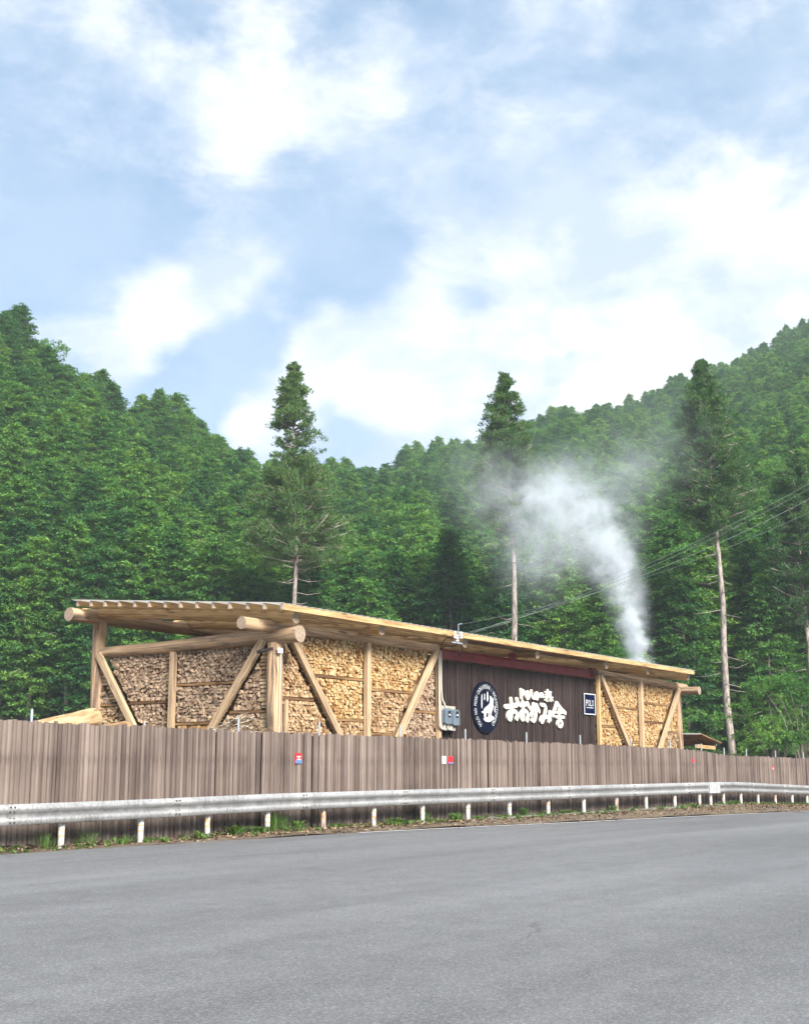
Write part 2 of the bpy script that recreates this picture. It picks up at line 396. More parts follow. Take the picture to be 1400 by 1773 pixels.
def m_leaf(name, stops, trans=.32, tint=(.5, .5)):
    def b(t, out):
        rp = t.n('ShaderNodeNewGeometry').outputs['Random Per Island']; oi = t.n('ShaderNodeObjectInfo').outputs['Random']
        tone = t.n('ShaderNodeAttribute', attribute_name='tone').outputs['Fac']
        f = t.math('ADD', t.math('MULTIPLY', rp, .22), t.math('ADD', t.math('MULTIPLY', tone, .50), t.math('MULTIPLY', oi, .38)))
        c = t.ramp(f, stops)
        d = t.n('ShaderNodeBsdfDiffuse', {'Color': c, 'Roughness': .5})
        tc = t.mix(1., c, (1.15, 1.1, .55), 'MULTIPLY')
        tr = t.n('ShaderNodeBsdfTranslucent', {'Color': tc})
        mx = t.n('ShaderNodeMixShader', {0: trans, 1: d.outputs[0], 2: tr.outputs[0]})
        t.t.links.new(mx.outputs[0], out.inputs[0])
    return mat(name, b)
M['cypress'] = m_leaf('cypress_foliage', [(.10, (.027, .096, .046)), (.38, (.062, .178, .058)), (.66, (.132, .285, .066)), (.98, (.25, .42, .09))], .38)
M['cedar'] = m_leaf('cedar_foliage', [(.12, (.045, .115, .055)), (.45, (.085, .175, .072)), (.75, (.13, .225, .085)), (.98, (.19, .28, .105))], .40)
M['broad'] = m_leaf('broadleaf_foliage', [(.1, (.05, .14, .045)), (.45, (.085, .21, .055)), (.8, (.15, .31, .07)), (.98, (.21, .37, .09))], .4)
M['weed'] = m_leaf('weed_leaves', [(.1, (.05, .10, .03)), (.5, (.10, .19, .05)), (.95, (.20, .28, .09))], .35)
def m_trunk(name, a, b_):
    def b(t, out):
        v = stretch(t, (9, 9, 2.2)); n = t.noise(v, 1., 6, .7).outputs[0]
        surf(t, out, t.ramp(n, [(.36, a), (.60, b_)]), .95, bump=n, bump_str=.5, dist=.03)
    return mat(name, b)
M['trunk'] = m_trunk('grey_bark', (.13, .105, .085), (.27, .235, .205))
M['trunk_pale'] = m_trunk('pale_cedar_bark', (.10, .082, .070), (.36, .31, .275))
M['litter'] = mat('dry_leaf_litter', lambda t, o: surf(t, o, t.ramp(t.n('ShaderNodeNewGeometry').outputs['Random Per Island'], [(.0, (.07, .04, .02)), (.5, (.20, .13, .075)), (1., (.36, .27, .17))]), .9))
M['strip'] = mat('pale_bark_strips', lambda t, o: surf(t, o, t.ramp(t.n('ShaderNodeNewGeometry').outputs['Random Per Island'], [(.0, (.42, .27, .14)), (.5, (.66, .55, .42)), (1., (.80, .75, .68))]), .85))
M['brown'] = m_wood('brown_hut_wood', [(.25, (.13, .07, .035)), (.55, (.24, .135, .065)), (.85, (.33, .20, .11))], (10, 10, 1), .3)

# ------------------------------------------------------------------ setting: ground, road, hillside
def ground_z(s): return interp(s, [-40, 0, 13, 16, 20, 24, 29, 40, 43, 54, 65, 100], [-.1, -.08, -.03, 0, .06, .08, .09, .12, .11, -.16, -.38, -.8])
def fence_y(s): return interp(s, [-20, 14, 41, 54, 75], [19.9, 18.05, 16.56, 17.15, 18.6])
def rail_y(s): return fence_y(s) - .5
EDGE_S = [-60, 5, 13, 21.4, 24.8, 28.9, 34.7, 41.2, 50, 62, 90, 140]
EDGE_Y = [17.2, 16.75, 16.5, 16.15, 15.92, 15.45, 14.95, 14.15, 13.6, 13.5, 14.6, 18.0]
def road_z(s): return interp(s, [-60, 21, 30, 41, 50, 62, 90, 140], [0, 0, -.05, -.10, -.22, -.38, -.7, -1.2])
def edge_y(s): return interp(s, EDGE_S, EDGE_Y)

def grid_obj(name, xs, rows, zf, m, kind='structure'):
    g = G(); n = len(rows[0]); v = []
    for i, x in enumerate(xs):
        for y in rows[i]: v.append((x, y, zf(x, y)))
    f = [(i * n + j, (i + 1) * n + j, (i + 1) * n + j + 1, i * n + j + 1) for i in range(len(xs) - 1) for j in range(n - 1)]
    g.add(v, f); o = g.obj(name, m, smooth=True); o['kind'] = kind; return o

xs = list(np.linspace(-60, 90, 151))
def verge_z(x, y):
    e = edge_y(x); r = rail_y(x)
    k = max(0., min(1., (y - e) / max(.2, r - .35 - e)))
    return road_z(x) * (1 - k) + (ground_z(x) - .02) * k + (.025 * math.sin(x * 3.1 + y * 7) * math.sin(x * 1.3) if k > .05 else -.008)
grid_obj('road', xs, [list(np.linspace(-14, edge_y(x) + .28, 24)) for x in xs], lambda x, y: road_z(x) + .004 * math.sin(x * .9) * math.sin(y * .8), M['asphalt'])
grid_obj('verge', xs, [list(np.linspace(edge_y(x) + .22, fence_y(x) + .6, 14)) for x in xs], verge_z, M['dirt'])
big = [-450, -200, -100] + xs + [120, 200, 450]
grid_obj('ground', big, [[-450, -150, -30, 0, 12, edge_y(x) + .3, fence_y(x) + .55, 22, 30, 45, 60, 100, 200, 450] for x in big],
         lambda x, y: (ground_z(x) - .04 if y > fence_y(x) else road_z(x) - .07), M['dirt'])
# painted edge line, and the joint between two asphalt strips
lx = list(np.linspace(21.4, 90, 70))
grid_obj('edge_line', lx, [[edge_y(x), edge_y(x) + .13] for x in lx], lambda x, y: road_z(x) + .012, M['line'])
cx = list(np.linspace(24, 60, 60))
grid_obj('asphalt_joint', cx, [[edge_y(x) - 2.1 + .02 * math.sin(x * 5), edge_y(x) - 2.065 + .02 * math.sin(x * 5.3 + 1)] for x in cx], lambda x, y: road_z(x) + .011, M['crack'])

# hillside: foot behind the shed's yard, ridges left and right, a valley between them
RIDGE_X = [-700, -100, 0, 60, 140, 200, 265, 300, 350, 400, 460, 545, 620, 650, 700, 760, 830, 930, 1010, 1110, 1180, 1240, 1300, 1350, 1400, 1500, 2100]
RIDGE_Y = [420, 480, 520, 578, 602, 642, 664, 702, 735, 752, 774, 785, 793, 793, 778, 750, 738, 710, 685, 672, 652, 622, 602, 572, 542, 490, 380]
RIDGE_D = [130, 135, 138, 140, 144, 148, 152, 155, 160, 166, 175, 188, 205, 215, 235, 250, 262, 275, 282, 290, 295, 298, 302, 306, 310, 315, 320]
TREE_H = 13.5
def ridge(u):
    px = 700 + 2190 * u
    D = interp(px, RIDGE_X, RIDGE_D); y = interp(px, RIDGE_X, RIDGE_Y)
    return D, (1332 - y) * D / 2150 * 1.0 + CAM_Z - TREE_H
def hill_z(u, D):
    Dr, zr = ridge(u); D0 = 74.
    if D <= D0: return -1.2
    k = (D - D0) / (Dr - D0)
    if k <= 1: z = zr * (k * .92 + .08 * k * k)
    else: z = zr - (D - Dr) * .35
    z += 1.1 * math.sin(u * 40 + D * .06) * min(1, k * 3) * (k < 1.2)
    return max(z, -1.2)
us = np.linspace(-.75, .75, 90); Ds = list(np.linspace(60, 330, 80)) + [380, 430]
g = G(); v = []
for u in us:
    for D in Ds:
        P = AX * D + RT * (u * D); v.append((P.x, P.y, hill_z(u, D)))
n = len(Ds)
g.add(v, [(i * n + j, i * n + j + 1, (i + 1) * n + j + 1, (i + 1) * n + j) for i in range(len(us) - 1) for j in range(n - 1)])
g.obj('hillside', M['forest_floor'], smooth=True)['kind'] = 'structure'

# ------------------------------------------------------------------ the firewood shed
def log(name, p0, p1, r0, r1, parent, m='log', n=16, bow=.0, mats=None, seed=0):
    """A round log along local z, a little uneven, with end-grain caps."""
    mw, L = axis_frame(p0, p1); rg = random.Random(seed or hash((round(L, 3), round(r0, 3), tuple(p0))) & 0xffff)
    rings = max(3, int(L / .7)); v = []; f = []; mi = []
    ph = [rg.uniform(0, 6.28) for _ in range(4)]
    for i in range(rings + 1):
        k = i / rings; r = r0 + (r1 - r0) * k
        ox = bow * math.sin(math.pi * k) + .012 * math.sin(k * 9 + ph[0]); oy = .012 * math.sin(k * 7 + ph[1])
        for j in range(n):
            a = 2 * math.pi * j / n
            rr = r * (1 + .025 * math.sin(2 * a + ph[2] + k * 3) + .018 * math.sin(3 * a + ph[3] - k * 5))
            v.append((ox + rr * math.cos(a), oy + rr * math.sin(a), L * k))
    for i in range(rings):
        for j in range(n):
            f.append((i * n + j, i * n + (j + 1) % n, (i + 1) * n + (j + 1) % n, (i + 1) * n + j)); mi.append(0)
    nb_ = len(v); v += v[:n] + v[rings * n:rings * n + n]
    f.append(tuple(nb_ + j for j in range(n - 1, -1, -1))); mi.append(1); f.append(tuple(nb_ + n + j for j in range(n))); mi.append(1)
    g = G(); g.v, g.f, g.mi = v, f, mi
    me = g.mesh(name, mats or [M[m], M['endgrain']])
    me.polygons.foreach_set('use_smooth', [x == 0 for x in mi])
    return link(name, me, parent, mw)

def timber(name, p0, p1, w, h, parent, m='timber'):
    """A sawn timber along local z, width w level, height h, edges slightly eased."""
    mw, L = axis_frame(p0, p1); e = min(w, h) * .07
    prof = [(-w/2+e, -h/2), (w/2-e, -h/2), (w/2, -h/2+e), (w/2, h/2-e), (w/2-e, h/2), (-w/2+e, h/2), (-w/2, h/2-e), (-w/2, -h/2+e)]
    g = G(); n = 8
    g.add([(x, y, z) for z in (0, L) for x, y in prof], [(j, (j+1) % n, n+(j+1) % n, n+j) for j in range(n)] + [tuple(range(n-1, -1, -1)), tuple(range(n, 2*n))])
    g.mi = [0] * n + [1, 1]
    return g.obj(name, [M[m], M['cut_end']], parent, mw=mw)

SX, SY = 22.97, 20.0             # corner post
shed = empty('firewood_shed', (SX, SY, 0), 'long open shed of peeled logs with a pale lean-to roof and dark sign wall', 'shed')
FRONT = [SX, 26.62, 30.08, 40.30, 43.86, 47.62]; SIDE = [SY, 23.38, 26.35]; REAR = 26.35
# posts
log('post', (SX, SY, -.1), (SX, SY, 4.36), .20, .195, shed)
log('post', (SX, REAR, -.1), (SX, REAR, 5.26), .195, .185, shed)
log('post', (47.55, SY, -.1), (47.55, SY, 4.30), .15, .14, shed)
log('post', (47.55, REAR, -.1), (47.55, REAR, 5.1), .19, .18, shed)
for s in (31., 39.): log('post', (s, REAR, -.1), (s, REAR, 5.2), .19, .18, shed)
for s in (FRONT[1], FRONT[4]): timber('post', (s, 19.93, -.1), (s, 19.93, 4.64), .16, .16, shed, 'brace')
timber('post', (30.06, 19.95, -.1), (30.06, 19.95, 4.70), .13, .13, shed, 'brace')
timber('post', (40.33, 19.95, -.1), (40.33, 19.95, 4.62), .13, .13, shed, 'timber')
timber('post', (22.86, 23.38, -.1), (22.86, 23.38, 4.30), .15, .15, shed, 'brace')
timber('post', (23.24, 19.86, -.1), (23.24, 19.86, 2.98), .10, .07, shed, 'brace')
# tie logs, plates, rafters
log('tie_log', (SX - .02, 19.22, 4.52), (SX, 26.2, 4.43), .205, .14, shed, bow=.03)
log('tie_log', (47.62, 19.10, 4.42), (47.62, 26.4, 4.50), .17, .15, shed)
log('plate_log', (21.72, SY, 4.74), (30.02, SY, 4.77), .15, .125, shed)
log('plate_log', (40.20, SY, 4.70), (48.35, SY, 4.60), .125, .14, shed)
log('plate_log', (21.85, REAR, 5.40), (31.4, REAR, 5.36), .185, .15, shed)
log('plate_log', (31.3, REAR, 5.36), (48.3, REAR, 5.33), .16, .16, shed)
SLOPE = .0865
for i, s in enumerate((22.80, 26.30, 30.35, 34.66, 39.58, 43.03, 46.84)):
    log('rafter_log', (s, 19.22, 4.905), (s, 26.9, 4.905 + 7.68 * SLOPE), .14, .12, shed, 'timber', seed=40 + i)
# purlins along the roof and the pale sheet over them
y0, ny, dy = 19.02, 14, .558
for k in range(ny):
    y = y0 + k * dy; z = 5.075 + (y - 19.02) * SLOPE
    timber('purlin', (22.05 + random.uniform(-.02, .02), y, z), (46.88, y, z - .01), .075, .15, shed, 'timber')
g = G(); N = 360; th = .006; sx0, sx1 = 22.0, 46.98; ya, yb = 18.96, 26.45
v = []
for i in range(N + 1):
    x = sx0 + (sx1 - sx0) * i / N; c = .006 * math.cos(i * math.pi / 2)
    for y in (ya, yb):
        z = 5.158 + (y - 19.02) * SLOPE + c
        v += [(x, y, z), (x, y, z + th)]
f = []
for i in range(N):
    a, b = i * 4, i * 4 + 4
    f += [(a + 1, b + 1, b + 3, a + 3), (a, a + 2, b + 2, b), (a, b, b + 1, a + 1), (a + 2, a + 3, b + 3, b + 2)]
f += [(0, 1, 3, 2), (N * 4, N * 4 + 2, N * 4 + 3, N * 4 + 1)]
g.add(v, f); g.obj('roof_sheet', M['roof'], shed)
# V braces that meet at the foot of each mid post
def brace(p, q): timber('brace', p, q, .17, .13, shed, 'brace')
def front_brace(a, b): 
    mw, L = axis_frame((a[0], 19.87, a[1]), (b[0], 19.87, b[1])); timber('brace', (a[0], 19.87, a[1]), (b[0], 19.87, b[1]), .11, .19, shed, 'brace')
front_brace((23.38, 4.58), (26.55, .75)); front_brace((29.96, 4.78), (26.75, .60))
front_brace((40.42, 4.60), (43.76, .75)); front_brace((47.40, 4.46), (44.00, .60))
def side_brace(a, b): timber('brace', (22.80, a[0], a[1]), (22.80, b[0], b[1]), .11, .19, shed, 'brace')
side_brace((20.25, 4.44), (23.28, .55)); side_brace((26.18, 4.38), (23.50, .80))

# sign wall: charred slats in front of pale backing, under a red steel beam
wall = G().box((30.16, 20.12, -.05), (40.24, 20.20, 4.52)).obj('wall', M['gap_wood'], shed)
g = G().box((-.05, -.0175, -.03), (.05, .0175, 4.40)); slat_meshes = [g.mesh('slat', M['slat'])]
g = G().box((-.05, -.0175, -.03), (.05, .0175, 4.475)); slat_meshes.append(g.mesh('slat', M['slat']))
nsl = 77; dx = (40.24 - 30.17) / nsl
for i in range(nsl):
    x = 30.17 + dx * (i + .5)
    o = link('slat', slat_meshes[1], wall, Matrix.Translation((x, 20.08 + random.uniform(-.006, .006), 0)))
    o.scale = (random.uniform(.86, .98), 1, 1 - .003 * random.random())
# dark weather boards closing the lower wall behind the slat gaps; the top strip stays pale
g = G()
for i in range(nsl + 1):
    x = 30.17 + dx * i; top = 4.5 - abs(random.gauss(.24, .07)) - (.45 if random.random() < .06 else 0)
    g.box((max(30.165, x - dx * .49), 20.100, -.04), (min(40.235, x + dx * .49), 20.118, top))
g.obj('gap_strips', M['slat'], wall)['kind'] = 'stuff'
bm_ = G()
bm_.box((30.12, 19.99, 4.755), (40.22, 20.19, 4.785)).box((30.12, 19.99, 4.49), (40.22, 20.19, 4.515)).box((30.12, 20.07, 4.515), (40.22, 20.09, 4.755))
for x in (30.3, 40.05): bm_.box((x, 20.0, 4.515), (x + .02, 20.07, 4.755))
beam = bm_.obj('steel_beam', M['redsteel'], shed)
for x in (34.42, 39.95): G().box((x, 19.96, 4.79), (x + .22, 20.16, 4.96)).obj('bracket', M['redsteel'], beam)
# dark soffit boards above the sign wall
for k in range(5):
    y = 19.30 + k * .17
    timber('soffit_board', (30.4, y, 4.985 + (y - 19.02) * SLOPE), (40.1, y, 4.985 + (y - 19.02) * SLOPE), .16, .02, shed, 'brown')

# dark boards added behind the stacks so gaps in them show dark
for a, b in ((23.3, 30.1), (40.4, 47.5)):
    for k in range(9): timber('gap_backing_board', (a, 20.58, .3 + k * .5), (b, 20.58, .3 + k * .5), .03, .49, shed, 'rail_wood')
for k in range(9): timber('gap_backing_board', (23.48, 20.7, .3 + k * .5), (23.48, 26.2, .3 + k * .5), .03, .49, shed, 'rail_wood')
# firewood: split logs packed tier by tier
def clip(poly, a, b, c):
    """Keep a*x + b*y <= c."""
    out = []; n = len(poly)
    for i in range(n):
        p, q = poly[i], poly[(i + 1) % n]; dp = a * p[0] + b * p[1] - c; dq = a * q[0] + b * q[1] - c
        if dp <= 0: out.append(p)
        if (dp < 0 < dq) or (dq < 0 < dp):
            k = dp / (dp - dq); out.append((p[0] + (q[0] - p[0]) * k, p[1] + (q[1] - p[1]) * k))
    return out
def edges_of(poly):
    A = sum(poly[i][0] * poly[(i + 1) % len(poly)][1] - poly[(i + 1) % len(poly)][0] * poly[i][1] for i in range(len(poly)))
    sg = 1 if A > 0 else -1; E = []
    for i in range(len(poly)):
        p, q = poly[i], poly[(i + 1) % len(poly)]; dx_, dy_ = q[0] - p[0], q[1] - p[1]; l = math.hypot(dx_, dy_)
        a, b = sg * dy_ / l, -sg * dx_ / l; E.append((a, b, a * p[0] + b * p[1]))
    return E
def pack(poly, sp, rg):
    """Uneven polygons packed in poly: ends of split logs."""
    E = edges_of(poly); x0 = min(p[0] for p in poly); x1 = max(p[0] for p in poly); z0 = min(p[1] for p in poly); z1 = max(p[1] for p in poly)
    pts = {}; nx = int((x1 - x0) / sp) + 2; nz = int((z1 - z0) / (sp * .9)) + 2
    for i in range(nx):
        for j in range(nz):
            p = (x0 + (i + (.5 if j % 2 else 0) + rg.uniform(-.36, .36)) * sp, z0 + (j + rg.uniform(-.36, .36)) * sp * .9)
            if all(a * p[0] + b * p[1] <= c - .012 for a, b, c in E): pts[(i, j)] = p
    cells = []
    for (i, j), p in pts.items():
        h = sp * 1.1
        c = [(p[0] - h, p[1] - h), (p[0] + h, p[1] - h), (p[0] + h, p[1] + h), (p[0] - h, p[1] + h)]
        for a, b, cc in E:
            if a * p[0] + b * p[1] > cc - sp * 1.3: c = clip(c, a, b, cc)
        for di in (-2, -1, 0, 1, 2):
            for dj in (-2, -1, 0, 1, 2):
                q = pts.get((i + di, j + dj))
                if q is None or (di == 0 and dj == 0): continue
                a, b = q[0] - p[0], q[1] - p[1]; m = ((p[0] + q[0]) / 2, (p[1] + q[1]) / 2)
                c = clip(c, a, b, a * m[0] + b * m[1])
                if len(c) < 3: break
            if len(c) < 3: break
        if len(c) < 3: continue
        # split wood is angular: drop the corner that matters least until few are left
        want = rg.choice((3, 3, 4, 4, 5, 5))
        while len(c) > want:
            k = min(range(len(c)), key=lambda k: abs((c[k][0] - c[k-1][0]) * (c[(k+1) % len(c)][1] - c[k-1][1]) - (c[(k+1) % len(c)][0] - c[k-1][0]) * (c[k][1] - c[k-1][1])))
            c.pop(k)
        mx = sum(q[0] for q in c) / len(c); my = sum(q[1] for q in c) / len(c); s = rg.uniform(.80, .96)
        cells.append([(mx + (q[0] - mx) * s, my + (q[1] - my) * s) for q in c])
    return cells

def stack(face, poly, mname, label, crib=None, sp=.080, seed=0):
    """One tier of stacked firewood. face 'F': poly in (x, z), front at y; 'L': poly in (y, z), front at x. crib: (edge x at z0, edge x at z1, width)."""
    rg = random.Random(seed); to = (lambda u, d, z: (u, 20.03 + d, z)) if face == 'F' else (lambda u, d, z: (22.95 + d, u, z))
    zs = [p[1] for p in poly]; z0, z1 = min(zs), max(zs)
    cu = sum(p[0] for p in poly) / len(poly)
    root = empty('firewood_stack', to(cu, .1, z0), label, 'firewood', 'tiers of stacked split firewood')
    bars = []
    if crib:
        (ua, za), (ub, zb), w = crib           # cross-laid logs along this edge; w signed towards the stack's inside
        E = edges_of([(ua, za), (ub, zb), (ub + w, zb), (ua + w, za)])
        poly = clip(poly, *next(((a, b, c) for a, b, c in [(-e[0], -e[1], -e[2]) for e in E] if abs(a * (ua + w) + b * za - c) < 1e-6 and abs(a * (ub + w) + b * zb - c) < 1e-6), (0, 0, 1)))
        z = z0 + .04
        while z < z1 - .05:
            h = rg.uniform(.05, .11); k = (z - za) / (zb - za); e = ua + (ub - ua) * k
            if min(za, zb) <= z <= max(za, zb):
                bars.append((e + .015 * (1 if w > 0 else -1), e + w * rg.uniform(.7, 1.05), z, h))
            z += h + .006
    g = G(); flip = face == 'F'
    for c in pack(poly, sp, rg):
        d = rg.gauss(0, .024); n = len(c)
        A = sum(c[i][0] * c[(i + 1) % n][1] - c[(i + 1) % n][0] * c[i][1] for i in range(n))
        if (A < 0) == flip: c = c[::-1]
        t = rg.uniform(-.012, .012)
        fr = [to(p[0], d + t * (1 if i % 2 else -1) * .5, p[1]) for i, p in enumerate(c)]; bk = [to(p[0], .26, p[1]) for p in c]
        g.add(fr + bk, [tuple(range(n))] + [((i + 1) % n, i, n + i, n + (i + 1) % n) for i in range(n)])
    o = g.obj('split_logs', M[mname], root); o['kind'] = 'stuff'
    if bars:
        g = G()
        for a, b, z, h in bars:
            d = rg.uniform(-.01, .03); lo, hi = sorted((a, b))
            P = [to(lo, d, z), to(hi, d, z), to(hi, d + .0, z + h * .55), to(hi, d + .05, z + h), to(lo, d + .05, z + h), to(lo, d, z + h * .6), to(lo, d + .2, z), to(hi, d + .2, z), to(hi, d + .2, z + h), to(lo, d + .2, z + h)]
            g.add(P, [(0, 1, 2, 5), (5, 2, 3, 4), (0, 6, 7, 1), (4, 3, 8, 9), (1, 7, 8, 3, 2), (0, 5, 4, 9, 6)])
        o = g.obj('crosswise_logs', M['honey' if mname == 'fresh' else 'mixed'], root); o['kind'] = 'stuff'
    # dark solid block behind the row, standing in for inner logs in shade
    g = G()
    n = len(poly); g.add([to(p[0], .24, p[1]) for p in poly] + [to(p[0], .50, p[1]) for p in poly],
                         [tuple(range(n)), tuple(range(2 * n - 1, n - 1, -1))] + [((i + 1) % n, i, n + i, n + (i + 1) % n) for i in range(n)])
    g.obj('inner_shade_block', M['bark'], root)
    return root

def tiers(face, u0, u1, ztop, br, side, divs, mats, texts, cribs, seed):
    """Region between two posts on one side of a brace, cut into tiers."""
    (ua, za), (ub, zb) = br; gap = .11
    lo = .12; cuts = [lo] + sorted(divs) + [ztop]
    for i in range(len(cuts) - 1):
        a, b = cuts[i] + (.045 if i else 0), cuts[i + 1] - (.045 if i < len(cuts) - 2 else 0)
        poly = [(u0, a), (u1, a), (u1, b), (u0, b)]
        # brace line: u = ua + (z - za) * m ; side -1 keeps u below it, +1 above
        m = (ub - ua) / (zb - za)
        A, B, C = 1., -m, ua - m * za
        gg = gap * math.hypot(1, m)
        poly = clip(poly, A, B, C - gg) if side < 0 else clip(poly, -A, -B, -(C + gg))
        if len(poly) < 3: continue
        cr = cribs[i] if cribs else None
        if cr:
            kind, w = cr
            if kind == 'brace': 
                s = gg * (1 if side > 0 else -1); cr = ((ua + m * (a - za) + s, a), (ua + m * (b - za) + s, b), w)
            else: cr = ((kind, a), (kind, b), w)
        stack(face, poly, mats[i], texts[i], cr, seed=seed * 10 + i)
        if i:
            us_ = [p[0] for p in poly if p[1] < a + .01]
            if len(us_) >= 2:
                p0, p1 = (min(us_), cuts[i]), (max(us_), cuts[i])
                q = (lambda p: (p[0], 20.06, p[1])) if face == 'F' else (lambda p: (22.98, p[0], p[1]))
                timber('tier_rail', q(p0), q(p1), .10, .07, shed, 'rail_wood')

BA, BB = ((23.38, 4.58), (26.55, .75)), ((29.96, 4.78), (26.75, .60))
BC, BD = ((40.42, 4.60), (43.76, .75)), ((47.40, 4.46), (44.00, .60))
B1, B2 = ((20.25, 4.44), (23.28, .55)), ((26.18, 4.38), (23.50, .80))
tiers('F', 23.20, 26.54, 4.42, BA, -1, [3.03], ['mixed', 'mixed'], ['pale split firewood in the lower tier between the corner post and its brace', 'pale split firewood in the upper tier between the corner post and its brace'], [None, None], 1)
tiers('F', 23.30, 26.54, 4.68, BA, +1, [3.65, 2.575], ['mixed', 'fresh', 'fresh'], ['low split firewood at the foot of the first front mid post', 'pale split firewood in the middle tier under the first front brace', 'creamy split firewood in the top tier right of the first front brace'], [('brace', .16), ('brace', .16), ('brace', .12)], 2)
tiers('F', 26.70, 29.98, 4.68, BB, -1, [3.42, 2.24], ['grey', 'mixed', 'fresh'], ['brown split firewood lowest between first mid post and second brace', 'brownish split firewood in the middle tier beside the first front mid post', 'creamy split firewood in the top tier between mid post and meter wall'], [(26.71, .16), (26.71, .14), None], 3)
tiers('F', 26.90, 29.98, 4.55, BB, +1, [2.91], ['grey', 'grey'], ['brown split firewood in the lower tier beside the electricity meters', 'brown split firewood in the upper tier above the meter boxes'], [('brace', .30), ('brace', .36)], 4)
tiers('F', 40.42, 43.77, 4.45, BC, -1, [2.83], ['fresh', 'fresh'], ['split firewood in the lower tier right beside the sign wall', 'split firewood in the upper tier right beside the sign wall'], [None, (40.44, .12)], 5)
tiers('F', 40.42, 43.77, 4.62, BC, +1, [3.54, 2.30], ['fresh', 'fresh', 'fresh'], ['small patch of split firewood at the foot of the far mid post', 'split firewood in the middle tier left of the far mid post', 'split firewood in the top tier left of the far mid post'], [None, ('brace', .25), ('brace', .22)], 6)
tiers('F', 43.95, 47.45, 4.58, BD, -1, [3.80, 3.09], ['fresh', 'fresh', 'fresh'], ['split firewood in the lowest tier right of the far mid post', 'split firewood in the middle tier right of the far mid post', 'split firewood in the top tier right of the far mid post'], [(43.96, .22), (43.96, .18), (43.96, .12)], 7)
tiers('F', 43.95, 47.45, 4.40, BD, +1, [2.75], ['mixed', 'fresh'], ['split firewood in the lower tier at the far end of the shed', 'split firewood in the upper tier at the far end of the shed'], [('brace', .35), ('brace', .30)], 8)
tiers('L', 20.22, 23.30, 4.36, B1, -1, [2.70], ['grey', 'grey'], ['grey split firewood low in the shed end behind the kindling heap', 'grey split firewood in the shed end beside the corner post'], [(20.23, .24), (20.23, .24)], 9)
tiers('L', 20.40, 23.30, 4.38, B1, +1, [3.44, 2.45], ['honey', 'grey', 'grey'], ['honey coloured firewood lowest in the shed end beside its mid post', 'grey split firewood in the middle tier right of the shed-end mid post', 'grey split firewood in the top tier right of the shed-end mid post'], [None, ('brace', .22), ('brace', .18)], 10)
tiers('L', 23.46, 26.14, 4.36, B2, -1, [3.03], ['grey', 'grey'], ['grey split firewood in the lower tier left of the shed-end mid post', 'grey split firewood in the big upper tier left of the shed-end mid post'], [(23.47, .26), (23.47, .28)], 11)
tiers('L', 23.46, 26.30, 4.05, B2, +1, [3.01], ['mixed', 'grey'], ['split firewood low beside the rear left post above the peeled logs', 'grey split firewood and crossed logs beside the rear left post'], [None, ('brace', .45)], 12)
# the top course right under the logs is freshly split
for face, u0, u1, z, nm in (('L', 23.5, 26.0, 4.31, 'honey firewood ends tucked under the shed-end tie log left of mid post'), ('L', 20.65, 23.25, 4.34, 'honey firewood ends tucked under the shed-end tie log right of mid post')):
    rg = random.Random(int(u0 * 10)); g = G(); u = u0
    while u < u1:
        w = rg.uniform(.06, .12); h = rg.uniform(.05, .11); x = 22.93 + rg.uniform(-.02, .01)
        g.add([(x, u, z), (x, u + w, z), (x, u + w * .8, z + h), (x, u + w * .2, z + h), (x + .25, u, z), (x + .25, u + w, z), (x + .25, u + w * .8, z + h), (x + .25, u + w * .2, z + h)],
              [(0, 3, 2, 1), (0, 1, 5, 4), (1, 2, 6, 5), (2, 3, 7, 6), (3, 0, 4, 7)]); u += w * rg.uniform(.95, 1.25)
    e = empty('firewood_row', (22.95, u0, z), nm, 'firewood', 'loose top rows of firewood'); o = g.obj('split_logs', M['honey'], e); o['kind'] = 'stuff'

# ------------------------------------------------------------------ signs on the dark wall
WY = 20.045
def stroke_mesh(g, pts, w, y, th, mi=0):
    """A brush stroke as a raised rounded band in the wall plane."""
    P = [Vector(p) for p in pts]
    # smooth
    for _ in range(2):
        Q = [P[0]]
        for a, b in zip(P[:-1], P[1:]): Q += [a * .75 + b * .25, a * .25 + b * .75]
        P = Q + [P[-1]]
    L, Rr = [], []
    n = len(P); W = w if callable(w) else (lambda k: w)
    for i, p in enumerate(P):
        d = (P[min(i + 1, n - 1)] - P[max(i - 1, 0)]).normalized(); nn = Vector((-d.y, d.x)); h = W(i / (n - 1)) / 2
        L.append(p + nn * h); Rr.append(p - nn * h)
    def cap(c, d, h):
        a0 = math.atan2(d.y, d.x); return [c + Vector((math.cos(a0 + t), math.sin(a0 + t))) * h for t in (math.pi * k / 6 for k in range(-2, 3))]
    d1 = (P[-1] - P[-2]).normalized(); d0 = (P[0] - P[1]).normalized()
    v = []; f = []
    for i in range(n):
        yt = y - th - .012 * i / (n - 1)
        v += [(L[i].x, yt, L[i].y), (Rr[i].x, yt, Rr[i].y), (L[i].x, y, L[i].y), (Rr[i].x, y, Rr[i].y)]
    for i in range(n - 1):
        a, b = 4 * i, 4 * i + 4
        f += [(a, a + 1, b + 1, b), (a, b, b + 2, a + 2), (a + 1, a + 3, b + 3, b + 1)]
    g.add(v, f, mi)
    for c, d, h, l, r, th in ((P[-1], d1, W(1) / 2, L[-1], Rr[-1], th + .012), (P[0], d0, W(0) / 2, Rr[0], L[0], th)):
        ring = [r] + cap(c, d, h) + [l]; m = len(ring)
        g.add([(q.x, y - th, q.y) for q in ring] + [(q.x, y, q.y) for q in ring], [tuple(range(m))] + [(i + 1, i, m + i, m + i + 1) for i in range(m - 1)], mi)

